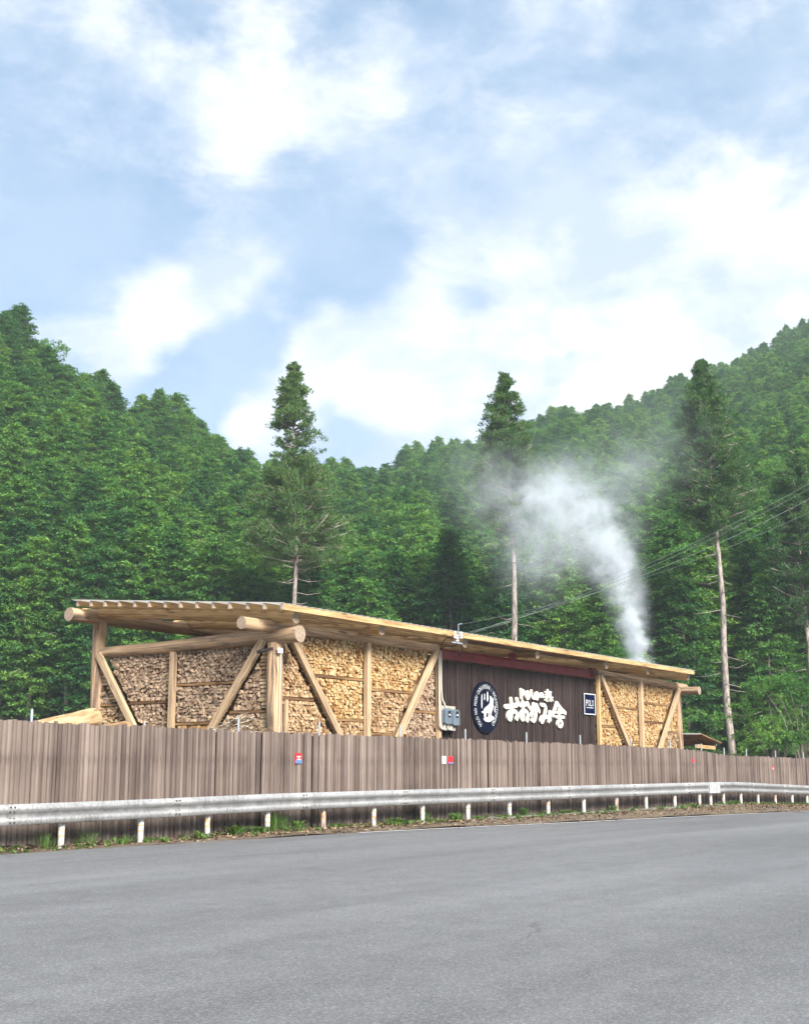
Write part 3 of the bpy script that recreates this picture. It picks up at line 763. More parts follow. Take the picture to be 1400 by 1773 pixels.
LETTERS = [
    [([(34.941, 3.825), (34.960, 3.554)], 0.107), ([(34.969, 3.807), (35.112, 3.798), (35.119, 3.720), (34.978, 3.680)], 0.098)],
    [([(35.366, 3.777), (35.423, 3.759), (35.456, 3.706), (35.453, 3.638), (35.416, 3.581), (35.358, 3.558), (35.302, 3.576), (35.269, 3.629), (35.271, 3.697), (35.309, 3.754), (35.366, 3.777)], 0.098)],
    [([(35.626, 3.824), (35.637, 3.597), (35.814, 3.595)], 0.098)],
    [([(35.969, 3.774), (36.024, 3.757), (36.056, 3.708), (36.054, 3.645), (36.017, 3.592), (35.961, 3.570), (35.906, 3.587), (35.874, 3.636), (35.877, 3.699), (35.913, 3.751), (35.969, 3.774)], 0.098)],
    [([(36.319, 3.774), (36.263, 3.650), (36.184, 3.658), (36.187, 3.738), (36.289, 3.777), (36.388, 3.733), (36.374, 3.655)], 0.070)],
    [([(36.730, 3.904), (36.733, 3.732)], 0.070), ([(36.564, 3.830), (36.922, 3.840)], 0.066), ([(36.716, 3.813), (36.580, 3.733)], 0.057), ([(36.747, 3.814), (36.898, 3.753)], 0.057), ([(36.629, 3.696), (36.632, 3.532)], 0.057), ([(36.506, 3.656), (36.750, 3.662)], 0.053), ([(36.627, 3.642), (36.532, 3.560)], 0.049), ([(36.865, 3.707), (36.862, 3.542)], 0.057), ([(36.781, 3.669), (36.997, 3.669)], 0.053), ([(36.878, 3.648), (37.013, 3.561)], 0.049)],
    [([(33.961, 3.247), (34.284, 3.274), (34.621, 3.320)], 0.152), ([(34.305, 3.501), (34.348, 3.258), (34.322, 3.024), (34.261, 2.842), (34.088, 2.889), (34.092, 3.028), (34.349, 3.137), (34.604, 3.100), (34.666, 2.990), (34.625, 2.890)], 0.135), ([(34.665, 3.510), (34.726, 3.372)], 0.139)],
    [([(34.857, 3.335), (35.062, 3.343), (35.241, 3.388)], 0.139), ([(35.032, 3.451), (35.081, 3.216), (35.072, 2.957), (35.011, 2.856), (34.872, 2.938), (34.905, 3.092), (35.152, 3.181), (35.317, 3.107), (35.351, 2.966), (35.298, 2.851)], 0.127), ([(35.338, 3.412), (35.402, 3.305)], 0.131)],
    [([(35.535, 3.239), (35.787, 3.287), (35.895, 3.176), (35.868, 2.983), (35.765, 2.856), (35.609, 2.875)], 0.131), ([(35.757, 3.405), (35.701, 3.240), (35.566, 3.021)], 0.123), ([(35.923, 3.374), (36.074, 3.182)], 0.139)],
    [([(36.273, 3.403), (36.514, 3.393), (36.580, 3.274), (36.457, 3.003), (36.288, 2.814), (36.181, 2.885), (36.296, 3.007), (36.549, 3.025), (36.850, 2.943)], 0.127), ([(36.852, 3.192), (36.835, 3.064), (36.725, 2.871)], 0.115)],
    [([(37.332, 3.506), (37.202, 3.298), (37.000, 3.070)], 0.123), ([(37.332, 3.506), (37.570, 3.337), (37.897, 3.188)], 0.131), ([(37.290, 3.183), (37.674, 3.187)], 0.074), ([(37.481, 3.334), (37.484, 2.963)], 0.090), ([(37.237, 3.039), (37.783, 3.047)], 0.098), ([(37.513, 2.929), (37.612, 2.911), (37.670, 2.859), (37.667, 2.791), (37.603, 2.735), (37.503, 2.712), (37.405, 2.730), (37.347, 2.782), (37.350, 2.849), (37.414, 2.905), (37.513, 2.929)], 0.094)],
]
WOLF = [(32.982, 3.546), (33.042, 3.510), (33.121, 3.468), (33.186, 3.437), (33.154, 3.379), (33.159, 3.254), (33.134, 3.140), (33.057, 3.046), (33.027, 2.921), (32.975, 2.919), (32.969, 3.021), (32.912, 3.019), (32.896, 2.917), (32.852, 2.909), (32.859, 3.026), (32.759, 3.009), (32.722, 2.900), (32.660, 2.862), (32.604, 2.873), (32.619, 2.963), (32.568, 2.993), (32.487, 3.010), (32.458, 3.042), (32.565, 3.051), (32.610, 3.120), (32.698, 3.179), (32.829, 3.230), (32.940, 3.302), (32.978, 3.405), (32.962, 3.473)]
ROCK = [(32.560, 2.823), (32.669, 2.864), (32.843, 2.892), (32.975, 2.942), (33.107, 2.924), (33.203, 2.880), (33.139, 2.812), (32.993, 2.756), (32.817, 2.732), (32.666, 2.759)]
TREES = [[(32.495, 3.575), (32.517, 3.513), (32.513, 3.508), (32.520, 3.451), (32.512, 3.446), (32.522, 3.388), (32.510, 3.383), (32.525, 3.326), (32.509, 3.321), (32.527, 3.264), (32.508, 3.258), (32.519, 3.201), (32.506, 3.196), (32.498, 3.138), (32.473, 3.137), (32.468, 3.194), (32.455, 3.198), (32.469, 3.257), (32.449, 3.260), (32.470, 3.319), (32.455, 3.323), (32.472, 3.382), (32.460, 3.386), (32.473, 3.444), (32.465, 3.448), (32.474, 3.507), (32.471, 3.511)], [(32.651, 3.593), (32.669, 3.565), (32.666, 3.561), (32.672, 3.536), (32.665, 3.532), (32.674, 3.508), (32.665, 3.503), (32.677, 3.479), (32.664, 3.474), (32.679, 3.450), (32.663, 3.445), (32.673, 3.421), (32.663, 3.416), (32.660, 3.391), (32.634, 3.390), (32.632, 3.414), (32.621, 3.418), (32.632, 3.443), (32.616, 3.447), (32.633, 3.472), (32.620, 3.476), (32.634, 3.501), (32.624, 3.505), (32.634, 3.530), (32.628, 3.534), (32.635, 3.559), (32.632, 3.563)], [(32.827, 3.665), (32.859, 3.622), (32.853, 3.617), (32.864, 3.578), (32.852, 3.573), (32.868, 3.533), (32.851, 3.528), (32.873, 3.489), (32.850, 3.484), (32.877, 3.445), (32.849, 3.439), (32.866, 3.400), (32.848, 3.394), (32.832, 3.354), (32.806, 3.353), (32.793, 3.392), (32.775, 3.396), (32.794, 3.436), (32.766, 3.440), (32.795, 3.481), (32.773, 3.484), (32.796, 3.526), (32.779, 3.529), (32.797, 3.570), (32.786, 3.574), (32.798, 3.615), (32.793, 3.619)], [(33.248, 3.253), (33.266, 3.224), (33.263, 3.219), (33.269, 3.193), (33.262, 3.188), (33.271, 3.163), (33.261, 3.158), (33.274, 3.132), (33.260, 3.127), (33.276, 3.102), (33.260, 3.097), (33.270, 3.071), (33.259, 3.066), (33.255, 3.040), (33.229, 3.039), (33.227, 3.065), (33.216, 3.069), (33.228, 3.096), (33.212, 3.099), (33.228, 3.126), (33.216, 3.130), (33.229, 3.157), (33.220, 3.161), (33.230, 3.187), (33.224, 3.191), (33.231, 3.218), (33.228, 3.222)]]
sign = empty('lettering_sign', (36.5, 20.05, 2.3), 'cream raised brush lettering on the dark slatted wall', 'sign')
for ci, strokes in enumerate(LETTERS):
    g = G()
    for si, (pts, w) in enumerate(strokes):
        stroke_mesh(g, pts, w, 20.055, .055 + .002 * si)
    g.obj('letter', M['cream'], sign)

# round emblem
ex, ez, er = 32.74, 3.18, .785
emblem = empty('round_sign', (ex, 20.05, ez - er), 'round navy sign with a white howling wolf and ring lettering', 'sign')
g = G(); n = 64; ring = [(ex + er * math.cos(2 * math.pi * k / n), ez + er * math.sin(2 * math.pi * k / n)) for k in range(n)]
g.add([(x, 19.985, z) for x, z in ring] + [(x, 20.05, z) for x, z in ring], [tuple(range(n)), tuple(range(2 * n - 1, n - 1, -1))] + [((k + 1) % n, k, n + k, n + (k + 1) % n) for k in range(n)])
g.obj('disc', M['navy'], emblem)
def plate(name, polys, y, th, m, parent):
    g = G()
    for pi, p in enumerate(polys):
        n = len(p); A = sum(p[i][0] * p[(i + 1) % n][1] - p[(i + 1) % n][0] * p[i][1] for i in range(n))
        if A < 0: p = p[::-1]
        yy = y - .0006 * pi
        g.add([(a, yy - th, b) for a, b in p] + [(a, yy, b) for a, b in p], [tuple(range(n))] + [((i + 1) % n, i, n + i, n + (i + 1) % n) for i in range(n)])
    return g.obj(name, m, parent)
plate('wolf', [WOLF], 19.984, .006, M['white'], emblem); plate('rock', [ROCK], 19.983, .006, M['white'], emblem)
for tp in TREES: plate('tree_motif', [tp], 19.984, .006, M['white'], emblem)

GLY = {}
def glyph(ch):
    if ch not in GLY:
        c = bpy.data.curves.new('glyph', 'FONT'); c.body = ch; c.size = 1; c.resolution_u = 3; c.offset = .0
        o = bpy.data.objects.new('glyph', c); COL.objects.link(o); dg = bpy.context.evaluated_depsgraph_get()
        me = bpy.data.meshes.new_from_object(o.evaluated_get(dg)); bpy.data.objects.remove(o); bpy.data.curves.remove(c)
        vs = [(v.co.x, v.co.y) for v in me.vertices]; fs = [tuple(p.vertices) for p in me.polygons]; bpy.data.meshes.remove(me)
        x0 = min(v[0] for v in vs); x1 = max(v[0] for v in vs); y0 = min(v[1] for v in vs); y1 = max(v[1] for v in vs)
        GLY[ch] = ([((x - (x0 + x1) / 2), y - y0) for x, y in vs], fs, x1 - x0, y1 - y0)
    return GLY[ch]
txt = 'POLO NO MORI OOKAMISHA / HIGASHIYOSHINO'
wd = [(.32 if c == ' ' else glyph(c)[2] * .58 + .16) for c in txt]; tot = sum(wd); a0, a1 = R(243), R(-57); pos = 0
for ch, w in zip(txt, wd):
    a = a0 + (a1 - a0) * (pos + w / 2) / tot; pos += w
    if ch == ' ': continue
    vs, fs, gw, gh = glyph(ch); hh = .135; r0 = .56
    er_, et = (math.cos(a), math.sin(a)), (math.sin(a), -math.cos(a))
    pts = [(ex + er_[0] * (r0 + y / gh * hh) + et[0] * x * hh * .92, 19.979, ez + er_[1] * (r0 + y / gh * hh) + et[1] * x * hh * .92) for x, y in vs]
    G().add(pts, fs).obj('ring_letter', M['white'], emblem)

# small framed panel
ps = empty('panel_sign', (39.75, 20.05, 3.21), 'small navy rectangular sign with white frame and tall white letters', 'sign')
G().box((39.31, 20.0, 3.21), (40.16, 20.05, 3.92)).obj('panel', M['blue_panel'], ps)
g = G(); b = .03
for lo, hi in (((39.30, 19.985, 3.20), (40.17, 20.0, 3.20 + b)), ((39.30, 19.985, 3.93 - b), (40.17, 20.0, 3.93)), ((39.30, 19.985, 3.20 + b), (39.30 + b, 20.0, 3.93 - b)), ((40.17 - b, 19.985, 3.20 + b), (40.17, 20.0, 3.93 - b))):
    g.box(lo, hi)
g.obj('frame', M['white'], ps)
x = 39.45
for ch in 'POLO':
    vs, fs, gw, gh = glyph(ch); w = .125
    G().add([(x + w / 2 + px / gw * w, 19.994, 3.50 + py / gh * .21) for px, py in vs], fs).obj('letter', M['white'], ps); x += .152
rg = random.Random(3); x = 39.47; g = G()
while x < 40.0:
    w = rg.uniform(.012, .03); g.add([(x, 19.994, 3.425), (x + w, 19.994, 3.425), (x + w, 19.994, 3.455), (x, 19.994, 3.455)], [(0, 1, 2, 3)]); x += w + .009
g.obj('small_print', M['white'], ps)['kind'] = 'stuff'

# ------------------------------------------------------------------ electrical gear
mb = empty('meter_board', (30.45, 19.9, 2.42), 'two grey electricity meters on a beige board with cream conduits', 'meters')
G().box((30.0, 19.84, 2.42), (30.78, 19.87, 3.12)).obj('backing_board', M['board'], mb)
for i, x in enumerate((30.06, 30.47)):
    g = G(); a, c = (x, 19.72, 2.60 - .03 * i), (x + .36, 19.84, 3.04 - .02 * i)
    e = .03
    prof = [(a[0] + e, a[2]), (c[0] - e, a[2]), (c[0], a[2] + e), (c[0], c[2] - e * 2), (c[0] - e * 2, c[2]), (a[0] + e * 2, c[2]), (a[0], c[2] - e * 2), (a[0], a[2] + e)]
    g.add([(p, 19.72, q) for p, q in prof] + [(p, 19.84, q) for p, q in prof], [tuple(range(8)), tuple(range(15, 7, -1))] + [((k + 1) % 8, k, 8 + k, 8 + (k + 1) % 8) for k in range(8)])
    mt = g.obj('meter', M['meter'], mb)
    G().box((x + .15, 19.712, 2.78), (x + .29, 19.719, 2.97)).obj('window', M['dark_glass'], mt)
    G().box((x + .18, 19.706, 2.84), (x + .26, 19.711, 2.88)).obj('dial', M['white'], mt)
def conduit(pts, r=.022):
    P = [Vector(p) for p in pts]
    for _ in range(2):
        Q = [P[0]]
        for a, b in zip(P[:-1], P[1:]): Q += [a * .8 + b * .2, a * .2 + b * .8]
        P = Q + [P[-1]]
    G().tube(P, r, 8).obj('conduit', M['conduit'], mb, smooth=True)
conduit([(29.94, 19.84, 4.72), (29.94, 19.84, 3.2), (29.92, 19.82, 2.6), (29.98, 19.81, 2.45), (30.12, 19.8, 2.45), (30.18, 19.8, 2.62)])
conduit([(30.04, 19.84, 4.72), (30.04, 19.84, 3.35), (30.22, 19.81, 3.10), (30.24, 19.81, 3.02)])
conduit([(30.30, 19.81, 2.62), (30.34, 19.81, 2.44), (30.50, 19.81, 2.44), (30.56, 19.81, 2.60)])
ins = empty('insulator_bracket', (29.5, 18.93, 4.8), 'white porcelain insulators on a small bracket under the roof edge', 'insulator')
for x, y, z in ((29.28, 18.86, 4.93), (29.45, 18.90, 4.85), (29.62, 18.88, 4.95)):
    g = G(); 
    for k in range(3): g.tube([(x, y, z + .07 * k), (x, y, z + .03 + .07 * k), (x, y, z + .05 + .07 * k)], [.045, .05, .028], 10)
    g.obj('insulator', M['porcelain'], ins, smooth=True)
G().box((29.22, 18.90, 4.80), (29.72, 18.95, 4.84)).tube([(29.56, 18.93, 4.8), (29.56, 18.93, 5.36), (29.76, 18.93, 5.39)], .012, 6).obj('bracket', M['steel'], ins)
dl = empty('drop_cable', (29.98, 19.8, 4.7), 'black service cable looping from the insulators to the conduits', 'cable')
for k, (a, b) in enumerate((((29.62, 18.88, 4.95), (29.97, 19.82, 4.70)), ((29.45, 18.90, 4.86), (30.02, 19.82, 4.70)), ((29.70, 18.93, 4.84), (30.6, 19.5, 4.86)))):
    A, B = Vector(a), Vector(b); c = (A + B) / 2
    pts = interpolate_bezier(A, c + Vector((.5 - .3 * k, -.2, .35 - .45 * k)), c + Vector((-.3, .1, .35 - .3 * k)), B, 16)
    G().tube(pts, .013, 6).obj('cable', M['cable'], dl, smooth=True)
cc = empty('security_camera', (22.72, 20.0, 4.12), 'small black security camera on the corner post', 'camera')
G().tube([(22.70, 20.02, 4.16), (22.62, 20.16, 4.13), (22.60, 20.26, 4.11)], [.03, .045, .045], 10).obj('camera_body', M['cable'], cc)
G().tube([(22.78, 19.93, 4.2), (22.71, 19.97, 4.19), (22.70, 20.03, 4.16)], [.035, .02, .018], 8).obj('mount', M['cable'], cc)
jb = empty('junction_box', (22.85, 19.70, 4.05), 'small white junction box with cable running down the corner post', 'box')
G().box((22.80, 19.735, 4.08), (22.93, 19.79, 4.20)).obj('box', M['porcelain'], jb)
G().tube([(22.90, 19.775, 4.1), (22.91, 19.785, 3.0), (22.91, 19.785, 1.0)], .012, 6).obj('conduit', M['conduit'], jb)
G().tube([(22.78, 19.93, 4.17), (22.76, 19.84, 4.12), (22.80, 19.77, 4.13)], .007, 5).obj('cable', M['cable'], jb)

# overhead wires to a pole beyond the frame
pole = empty('utility_pole', (40.6, 8.2, -.1), 'concrete utility pole with a crossarm holding the overhead wires', 'pole')
G().tube([(40.6, 8.2, -.5), (40.6, 8.2, 12.9)], [.19, .12], 14).obj('shaft', M['concrete'], pole, smooth=True)
G().box((39.9, 8.12, 12.2), (41.3, 8.20, 12.28)).obj('crossarm', M['steel'], pole)
for k, (a, b, lab) in enumerate((((29.62, 18.88, 5.02), (40.1, 8.2, 12.3), 'topmost overhead wire rising to the right from the shed insulators'), ((29.45, 18.88, 4.96), (40.5, 8.2, 12.3), 'second overhead wire from the top above the shed'),
                                  ((29.28, 18.86, 5.0), (40.8, 8.2, 12.0), 'thicker third overhead wire from the top above the shed'), ((29.56, 18.93, 5.34), (41.1, 8.2, 11.5), 'lowest overhead wire leaving the bent bracket on the roof'))):
    A, B = Vector(a), Vector(b); pts = []
    for i in range(25):
        t_ = i / 24; p = A.lerp(B, t_); p.z -= .55 * 4 * t_ * (1 - t_) * (1 + .12 * k); pts.append(p)
    tag(G().tube(pts, .006 if k == 2 else .004, 5).obj('overhead_wire', M['wire'], smooth=True), lab, 'wire', 'overhead wires')

# ------------------------------------------------------------------ yard clutter seen over the fence
def peeled(p0, p1, r0, r1, label, seed):
    o = log('peeled_log', p0, p1, r0, r1, None, 'peeled', seed=seed); tag(o, label, 'log', 'peeled logs behind the fence'); return o
peeled((13.2, 18.9, 1.55), (17.75, 20.5, 2.36), .19, .25, 'thick bright peeled log with a dark cut end, topmost of the pile', 5)
peeled((14.0, 19.2, 1.55), (18.25, 20.0, 2.15), .16, .17, 'thinner peeled log with its round end beside the shed-end brace', 6)
peeled((14.6, 19.6, 1.30), (18.6, 20.2, 2.05), .16, .15, 'short peeled log at the right of the pile, half hidden by the fence', 8)
peeled((12.8, 19.5, .95), (17.9, 20.7, 1.75), .24, .28, 'peeled log underneath the pile behind the fence', 9)
peeled((13.5, 19.3, .35), (18.1, 20.3, 1.15), .28, .30, 'lowest peeled log of the pile behind the fence', 11)
kd = empty('kindling_heap', (21.0, 19.2, 0), 'heap of pale bark strips and kindling in front of the shed end', 'kindling')
rg = random.Random(5); g = G()
for k in range(240):
    u = rg.gauss(0, .48); w = rg.gauss(0, .25); h = max(0, 1 - abs(u) / 1.3) * max(0, 1 - abs(w) / .7)
    c = Vector((21.05 + u, 19.25 + w, 1.95 + .62 * h * rg.uniform(.8, 1))); a = rg.uniform(-.5, .5); d = Vector((math.cos(a), math.sin(a), rg.uniform(-.3, .3))) * rg.uniform(.12, .34)
    n_ = Vector((-d.y, d.x, 0)).normalized() * rg.uniform(.01, .03); b = Vector((0, 0, rg.uniform(.01, .05)))
    g.add([c - d - n_, c - d + n_, c + n_ + b, c + d + n_, c + d - n_, c - n_ + b], [(0, 1, 2, 5), (5, 2, 3, 4)])
g.obj('bark_strips', M['strip'], kd)['kind'] = 'stuff'
g = G()
for j, (r, z) in enumerate(((.95, -.05), (.9, .6), (.75, 1.3), (.5, 1.9), (.15, 2.3))): pass
g.tube([(21.05, 19.25, -.05), (21.05, 19.25, .8), (21.05, 19.25, 1.5), (21.05, 19.25, 2.16)], [.85, .82, .74, .35], 14).obj('pile_core', M['strip'], kd)
hut = empty('lean_to', (52.6, 21.6, 0), 'low brown lean-to roof peeking over the fence past the shed', 'lean-to')
for x in (50.8, 52.4):
    for y in (20.8, 23.0): timber('post', (x, y, -.4), (x, y, 2.0 + (y - 20.8) * .1), .12, .12, hut, 'brown')
for k in range(9):
    y = 20.4 + k * .34; timber('roof_board', (50.4, y, 2.78 + (y - 20.4) * .02), (52.7, y, 2.44 + (y - 20.4) * .02), .335, .05, hut, 'brown')
timber('edge_beam', (50.5, 20.5, 2.27), (52.5, 20.5, 2.22), .12, .15, hut, 'timber'); timber('edge_beam', (52.5, 20.4, 2.38), (52.5, 23.1, 2.38), .10, .14, hut, 'brown')
# ------------------------------------------------------------------ fence
def fence_top(s): return interp(s, [0, 13.6, 16.8, 20.7, 25.7, 35, 39.6, 41.5, 43.8, 54.6, 75], [2.17, 2.14, 2.12, 2.09, 2.08, 2.03, 1.98, 1.92, 1.81, 1.76, 1.4])
fence = empty('picket_fence', (26, fence_y(26), 0), 'tall weathered grey-brown picket fence of upright boards behind the guardrail', 'fence')
def picket_prof(k):
    rg = random.Random(k); w, d = .5, .032 + .010 * rg.random(); e = rg.uniform(.12, .24)
    return [(-w, .012), (-w, -d * .10), (-w + e * .5, -d * .75), (-w + e * 1.6, -d), (w - e * 1.6, -d * rg.uniform(.85, 1.1)), (w - e * .5, -d * .7), (w, -d * .05), (w, .012)]
def picket_geo(k, x0, w, y, z0, z1, ang, lean=0.):
    pr = picket_prof(k); c, s = math.cos(ang), math.sin(ang); out = []
    for z, l in ((z0, 0), (z1, lean)):
        for px, py in pr: out.append((x0 + (px * w) * c - py * s + l, y + px * w * s + py * c, z))
    return out
n8 = 8; PF = [(j, (j + 1) % n8, n8 + (j + 1) % n8, n8 + j) for j in range(n8)] + [tuple(range(n8, 2 * n8))]
pk = []
for k in range(10):
    g = G(); g.add([(px, py, z) for z in (0, 1) for px, py in picket_prof(k)], PF); pk.append(g.mesh('picket', M['picket']))
s = 11.3; wl = 0; i = 0; far = G(); rg = random.Random(21)
while s < 70:
    w = rg.choice((.065, .075, .085, .09, .10, .11, .055)) * rg.uniform(.95, 1.05); s += (w + wl) / 2; wl = w; ang = math.atan2(fence_y(s + .5) - fence_y(s - .5), 1.0)
    gy = fence_y(s) + rg.gauss(0, .011) + (.020 if rg.random() < .16 else 0); top = fence_top(s) + rg.gauss(0, .014); bot = top - 2.12
    if i < 300:
        o = link('picket', pk[rg.randrange(10)], fence, Matrix.Translation((s, gy, bot)) @ Matrix.Rotation(ang + rg.gauss(0, .03), 4, 'Z') @ Matrix.Rotation(rg.gauss(0, .0022), 4, 'Y') @ Matrix.Diagonal((w * .95, 1, top - bot, 1)))
    else:
        far.add(picket_geo(rg.randrange(10), s, w * .95, gy, bot, top, ang, rg.gauss(0, .004)), PF)
    i += 1
far.obj('far_pickets', M['picket_far'], fence)['kind'] = 'stuff'
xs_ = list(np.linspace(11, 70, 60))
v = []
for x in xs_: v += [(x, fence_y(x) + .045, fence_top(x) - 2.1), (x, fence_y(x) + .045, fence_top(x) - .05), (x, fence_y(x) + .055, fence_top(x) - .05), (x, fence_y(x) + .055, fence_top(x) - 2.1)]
G().add(v, [(i * 4 + j, i * 4 + 4 + j, i * 4 + 4 + (j + 1) % 4, i * 4 + (j + 1) % 4) for i in range(len(xs_) - 1) for j in range(4)]).obj('gap_shade_sheet', M['cable'], fence)  # black sheet added behind the pickets so the gaps between them read dark
for h in (.45, 1.5):
    G().tube([(x, fence_y(x) + .09, fence_top(x) - 2.1 + h) for x in xs_], .035, 4).obj('cross_rail', M['rail_wood'], fence)
for s in (14.35, 16.9, 19.4, 21.9, 24.8, 27.5, 30.4, 33.3, 36.4, 39.1, 41.6, 44.0, 46.6, 50.4, 54.6, 58.0, 61.5):
    lift = {14.35: .23, 16.9: .10}.get(s, .27) 
    pp = G().tube([(s, fence_y(s) + .12, -.4), (s, fence_y(s) + .12, fence_top(s) + lift)], .024, 10).obj('steel_post', M['steel'], fence, smooth=False)
# stickers on the fence
def sticker(s, z, w, h, parts, label):
    y = fence_y(s) - .05; ang = math.atan2(fence_y(s + .5) - fence_y(s - .5), 1.0)
    e = empty('fence_sticker', (s, y, z), label, 'sticker', 'small stickers on the fence'); mw = Matrix.Translation((s, y, z)) @ Matrix.Rotation(ang, 4, 'Z')
    for j, (nm, x0, z0, x1, z1, m) in enumerate(parts):
        G().box((x0 * w, -.004 - .002 * j, z0 * h), (x1 * w, .03 if j == 0 else -.003, z1 * h)).obj(nm, M[m], e, mw=mw)
sticker(20.95, 1.44, .20, .22, [('plate', 0, 0, 1, 1, 'red'), ('lower_half', 0, 0, 1, .36, 'bluest'), ('white_mark', .18, .62, .82, .72, 'white'), ('white_mark', .35, .48, .65, .56, 'white'), ('white_mark', .2, .36, .8, .42, 'white')], 'red over blue sticker on the fence left of the shed sign wall')
sticker(26.25, 1.45, .16, .19, [('plate', 0, 0, 1, 1, 'white'), ('dark_mark', .42, .2, .58, .42, 'bluest'), ('dark_mark', .38, .5, .62, .78, 'bluest')], 'white upright sticker on the fence beside a red one')
sticker(26.52, 1.45, .20, .18, [('plate', 0, 0, 1, 1, 'red'), ('lower_strip', 0, 0, 1, .2, 'bluest')], 'red square sticker on the fence right of the white one')
sticker(40.35, 1.53, .17, .13, [('plate', 0, 0, 1, 1, 'red'), ('lower_strip', .2, -.3, 1, 0, 'bluest')], 'small red sticker on the fence behind the guardrail joint')
sticker(49.3, 1.30, .14, .14, [('plate', 0, 0, 1, 1, 'red'), ('white_mark', .1, .1, .9, .55, 'white')], 'tiny pale red sticker far along the fence')

# ------------------------------------------------------------------ guardrail
POST_S = [11.0, 12.85, 14.65, 16.4, 18.05, 19.7, 21.4, 23.1, 24.9, 26.75, 28.6, 30.5, 32.4, 34.3, 36.15, 38.1, 39.9]
POST_S2 = [40.75, 42.0, 43.9, 45.9, 48.1, 50.4, 52.6, 54.8, 57.0, 59.2, 61.4]
WP = [(0, .350), (-.018, .348), (-.030, .335), (-.052, .290), (-.056, .268), (-.050, .248), (-.012, .200), (-.008, .175), (-.012, .150), (-.050, .102), (-.056, .082), (-.052, .060), (-.030, .015), (-.018, .002), (0, 0)]
def beam_geo(a, b, dy=0.):
    pts = list(np.linspace(a, b, max(3, int((b - a) / .5) + 1))); n = len(WP); v = []
    for x in pts:
        y = rail_y(x) - .07 + dy; z = ground_z(x) + .42
        for py, pz in WP: v.append((x, y + py, z + pz))
        for py, pz in WP: v.append((x, y + py + .006, z + pz))
    m = 2 * n; f = []
    for i in range(len(pts) - 1):
        A, B = i * m, (i + 1) * m
        for j in range(n - 1):
            f.append((A + j, A + j + 1, B + j + 1, B + j)); f.append((A + n + j, B + n + j, B + n + j + 1, A + n + j + 1))
        f.append((A, B, B + n, A + n)); f.append((A + n - 1, A + 2 * n - 1, B + 2 * n - 1, B + n - 1))
    for A in (0, (len(pts) - 1) * m):
        for j in range(n - 1): f.append((A + j, A + n + j, A + n + j + 1, A + j + 1))
    return v, f
def guardrail(posts, s0, s1, joints, label):
    root = empty('guardrail', (posts[0], rail_y(posts[0]), ground_z(posts[0])), label, 'guardrail', 'roadside guardrail sections')
    cuts = [s0] + joints + [s1]
    for i in range(len(cuts) - 1):
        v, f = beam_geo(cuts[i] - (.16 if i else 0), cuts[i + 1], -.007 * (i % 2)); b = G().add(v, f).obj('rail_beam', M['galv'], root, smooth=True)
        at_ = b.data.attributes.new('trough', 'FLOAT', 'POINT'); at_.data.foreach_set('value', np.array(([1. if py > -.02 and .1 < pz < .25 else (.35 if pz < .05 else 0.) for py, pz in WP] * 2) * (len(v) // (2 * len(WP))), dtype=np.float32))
        if i:
            g = G()
            for dx_ in (-.12, -.04):
                for zz in (.30, .235, .115, .05):
                    x = cuts[i] + dx_; y = rail_y(x) - .07 - (.058 if zz in (.30, .05) else .040); z = ground_z(x) + .42 + zz
                    g.tube([(x, y + .012, z), (x, y - .012, z)], .016, 6)
            o = g.obj('splice_bolts', M['crack'], b); o['kind'] = 'stuff'
    for s_ in posts:
        y = rail_y(s_) + .05; zb = ground_z(s_)
        p = G().tube([(s_, y, zb - .35), (s_, y, zb + .70), (s_, y, zb + .715)], [.057, .057, .045], 14).obj('post', M['post'], root, smooth=True)
        for zz in (.29, .19) if s_ < 24 else (.27,):
            G().tube([(s_, y, zb + zz), (s_, y, zb + zz + .018)], .0585, 14, caps=False).obj('reflective_band', M['band'], p)
        G().box((s_ - .04, y - .115, zb + .54), (s_ + .04, y - .05, zb + .66)).obj('spacer_block', M['galv'], p)
    return root
guardrail(POST_S, 9.8, 40.62, [13.6, 17.2, 20.7, 24.1, 27.7, 31.4, 35.2, 38.9], 'long galvanised W-beam guardrail in front of the fence up to the joint')
guardrail(POST_S2, 40.9, 62, [44.8, 49.2, 53.7, 58.1], 'far galvanised W-beam guardrail section descending past the joint')
jt = empty('guardrail_joint', (40.76, rail_y(40.76) - .1, .45), 'white kinked sleeve joining the two guardrail sections', 'guardrail joint')
for a, b, nm in ((40.30, 40.75, 'plate'), (40.75, 41.15, 'plate')):
    y0_, y1_ = rail_y(a) - .142, rail_y(b) - .142; za, zb = ground_z(a) + .415, ground_z(b) + .415
    G().add([(a, y0_, za), (b, y1_, zb), (b, y1_, zb + .36), (a, y0_, za + .36), (a, y0_ + .06, za), (b, y1_ + .06, zb), (b, y1_ + .06, zb + .36), (a, y0_ + .06, za + .36)],
            [(0, 1, 2, 3), (3, 2, 6, 7), (0, 4, 5, 1), (0, 3, 7, 4), (1, 5, 6, 2), (4, 7, 6, 5)]).obj(nm, M['joint'], jt)
# low concrete kerb under the far part of the rail
ks = list(np.linspace(27, 43.5, 40)); g = G(); v = []
for x in ks:
    y = rail_y(x); z = ground_z(x) - .02; w = .010 * math.sin(x * 9)
    v += [(x, y - .17 + w, z - .30), (x, y - .16 + w, z + .02), (x, y - .13 + w, z + .05), (x, y + .22, z + .05), (x, y + .22, z - .3)]
g.add(v, [(i * 5 + j, i * 5 + 5 + j, i * 5 + 6 + j, i * 5 + 1 + j) for i in range(len(ks) - 1) for j in range(4)] + [(0, 1, 2, 3, 4), tuple(len(v) - 5 + j for j in (4, 3, 2, 1, 0))])
o = g.obj('kerb', M['concrete']); o['kind'] = 'structure'

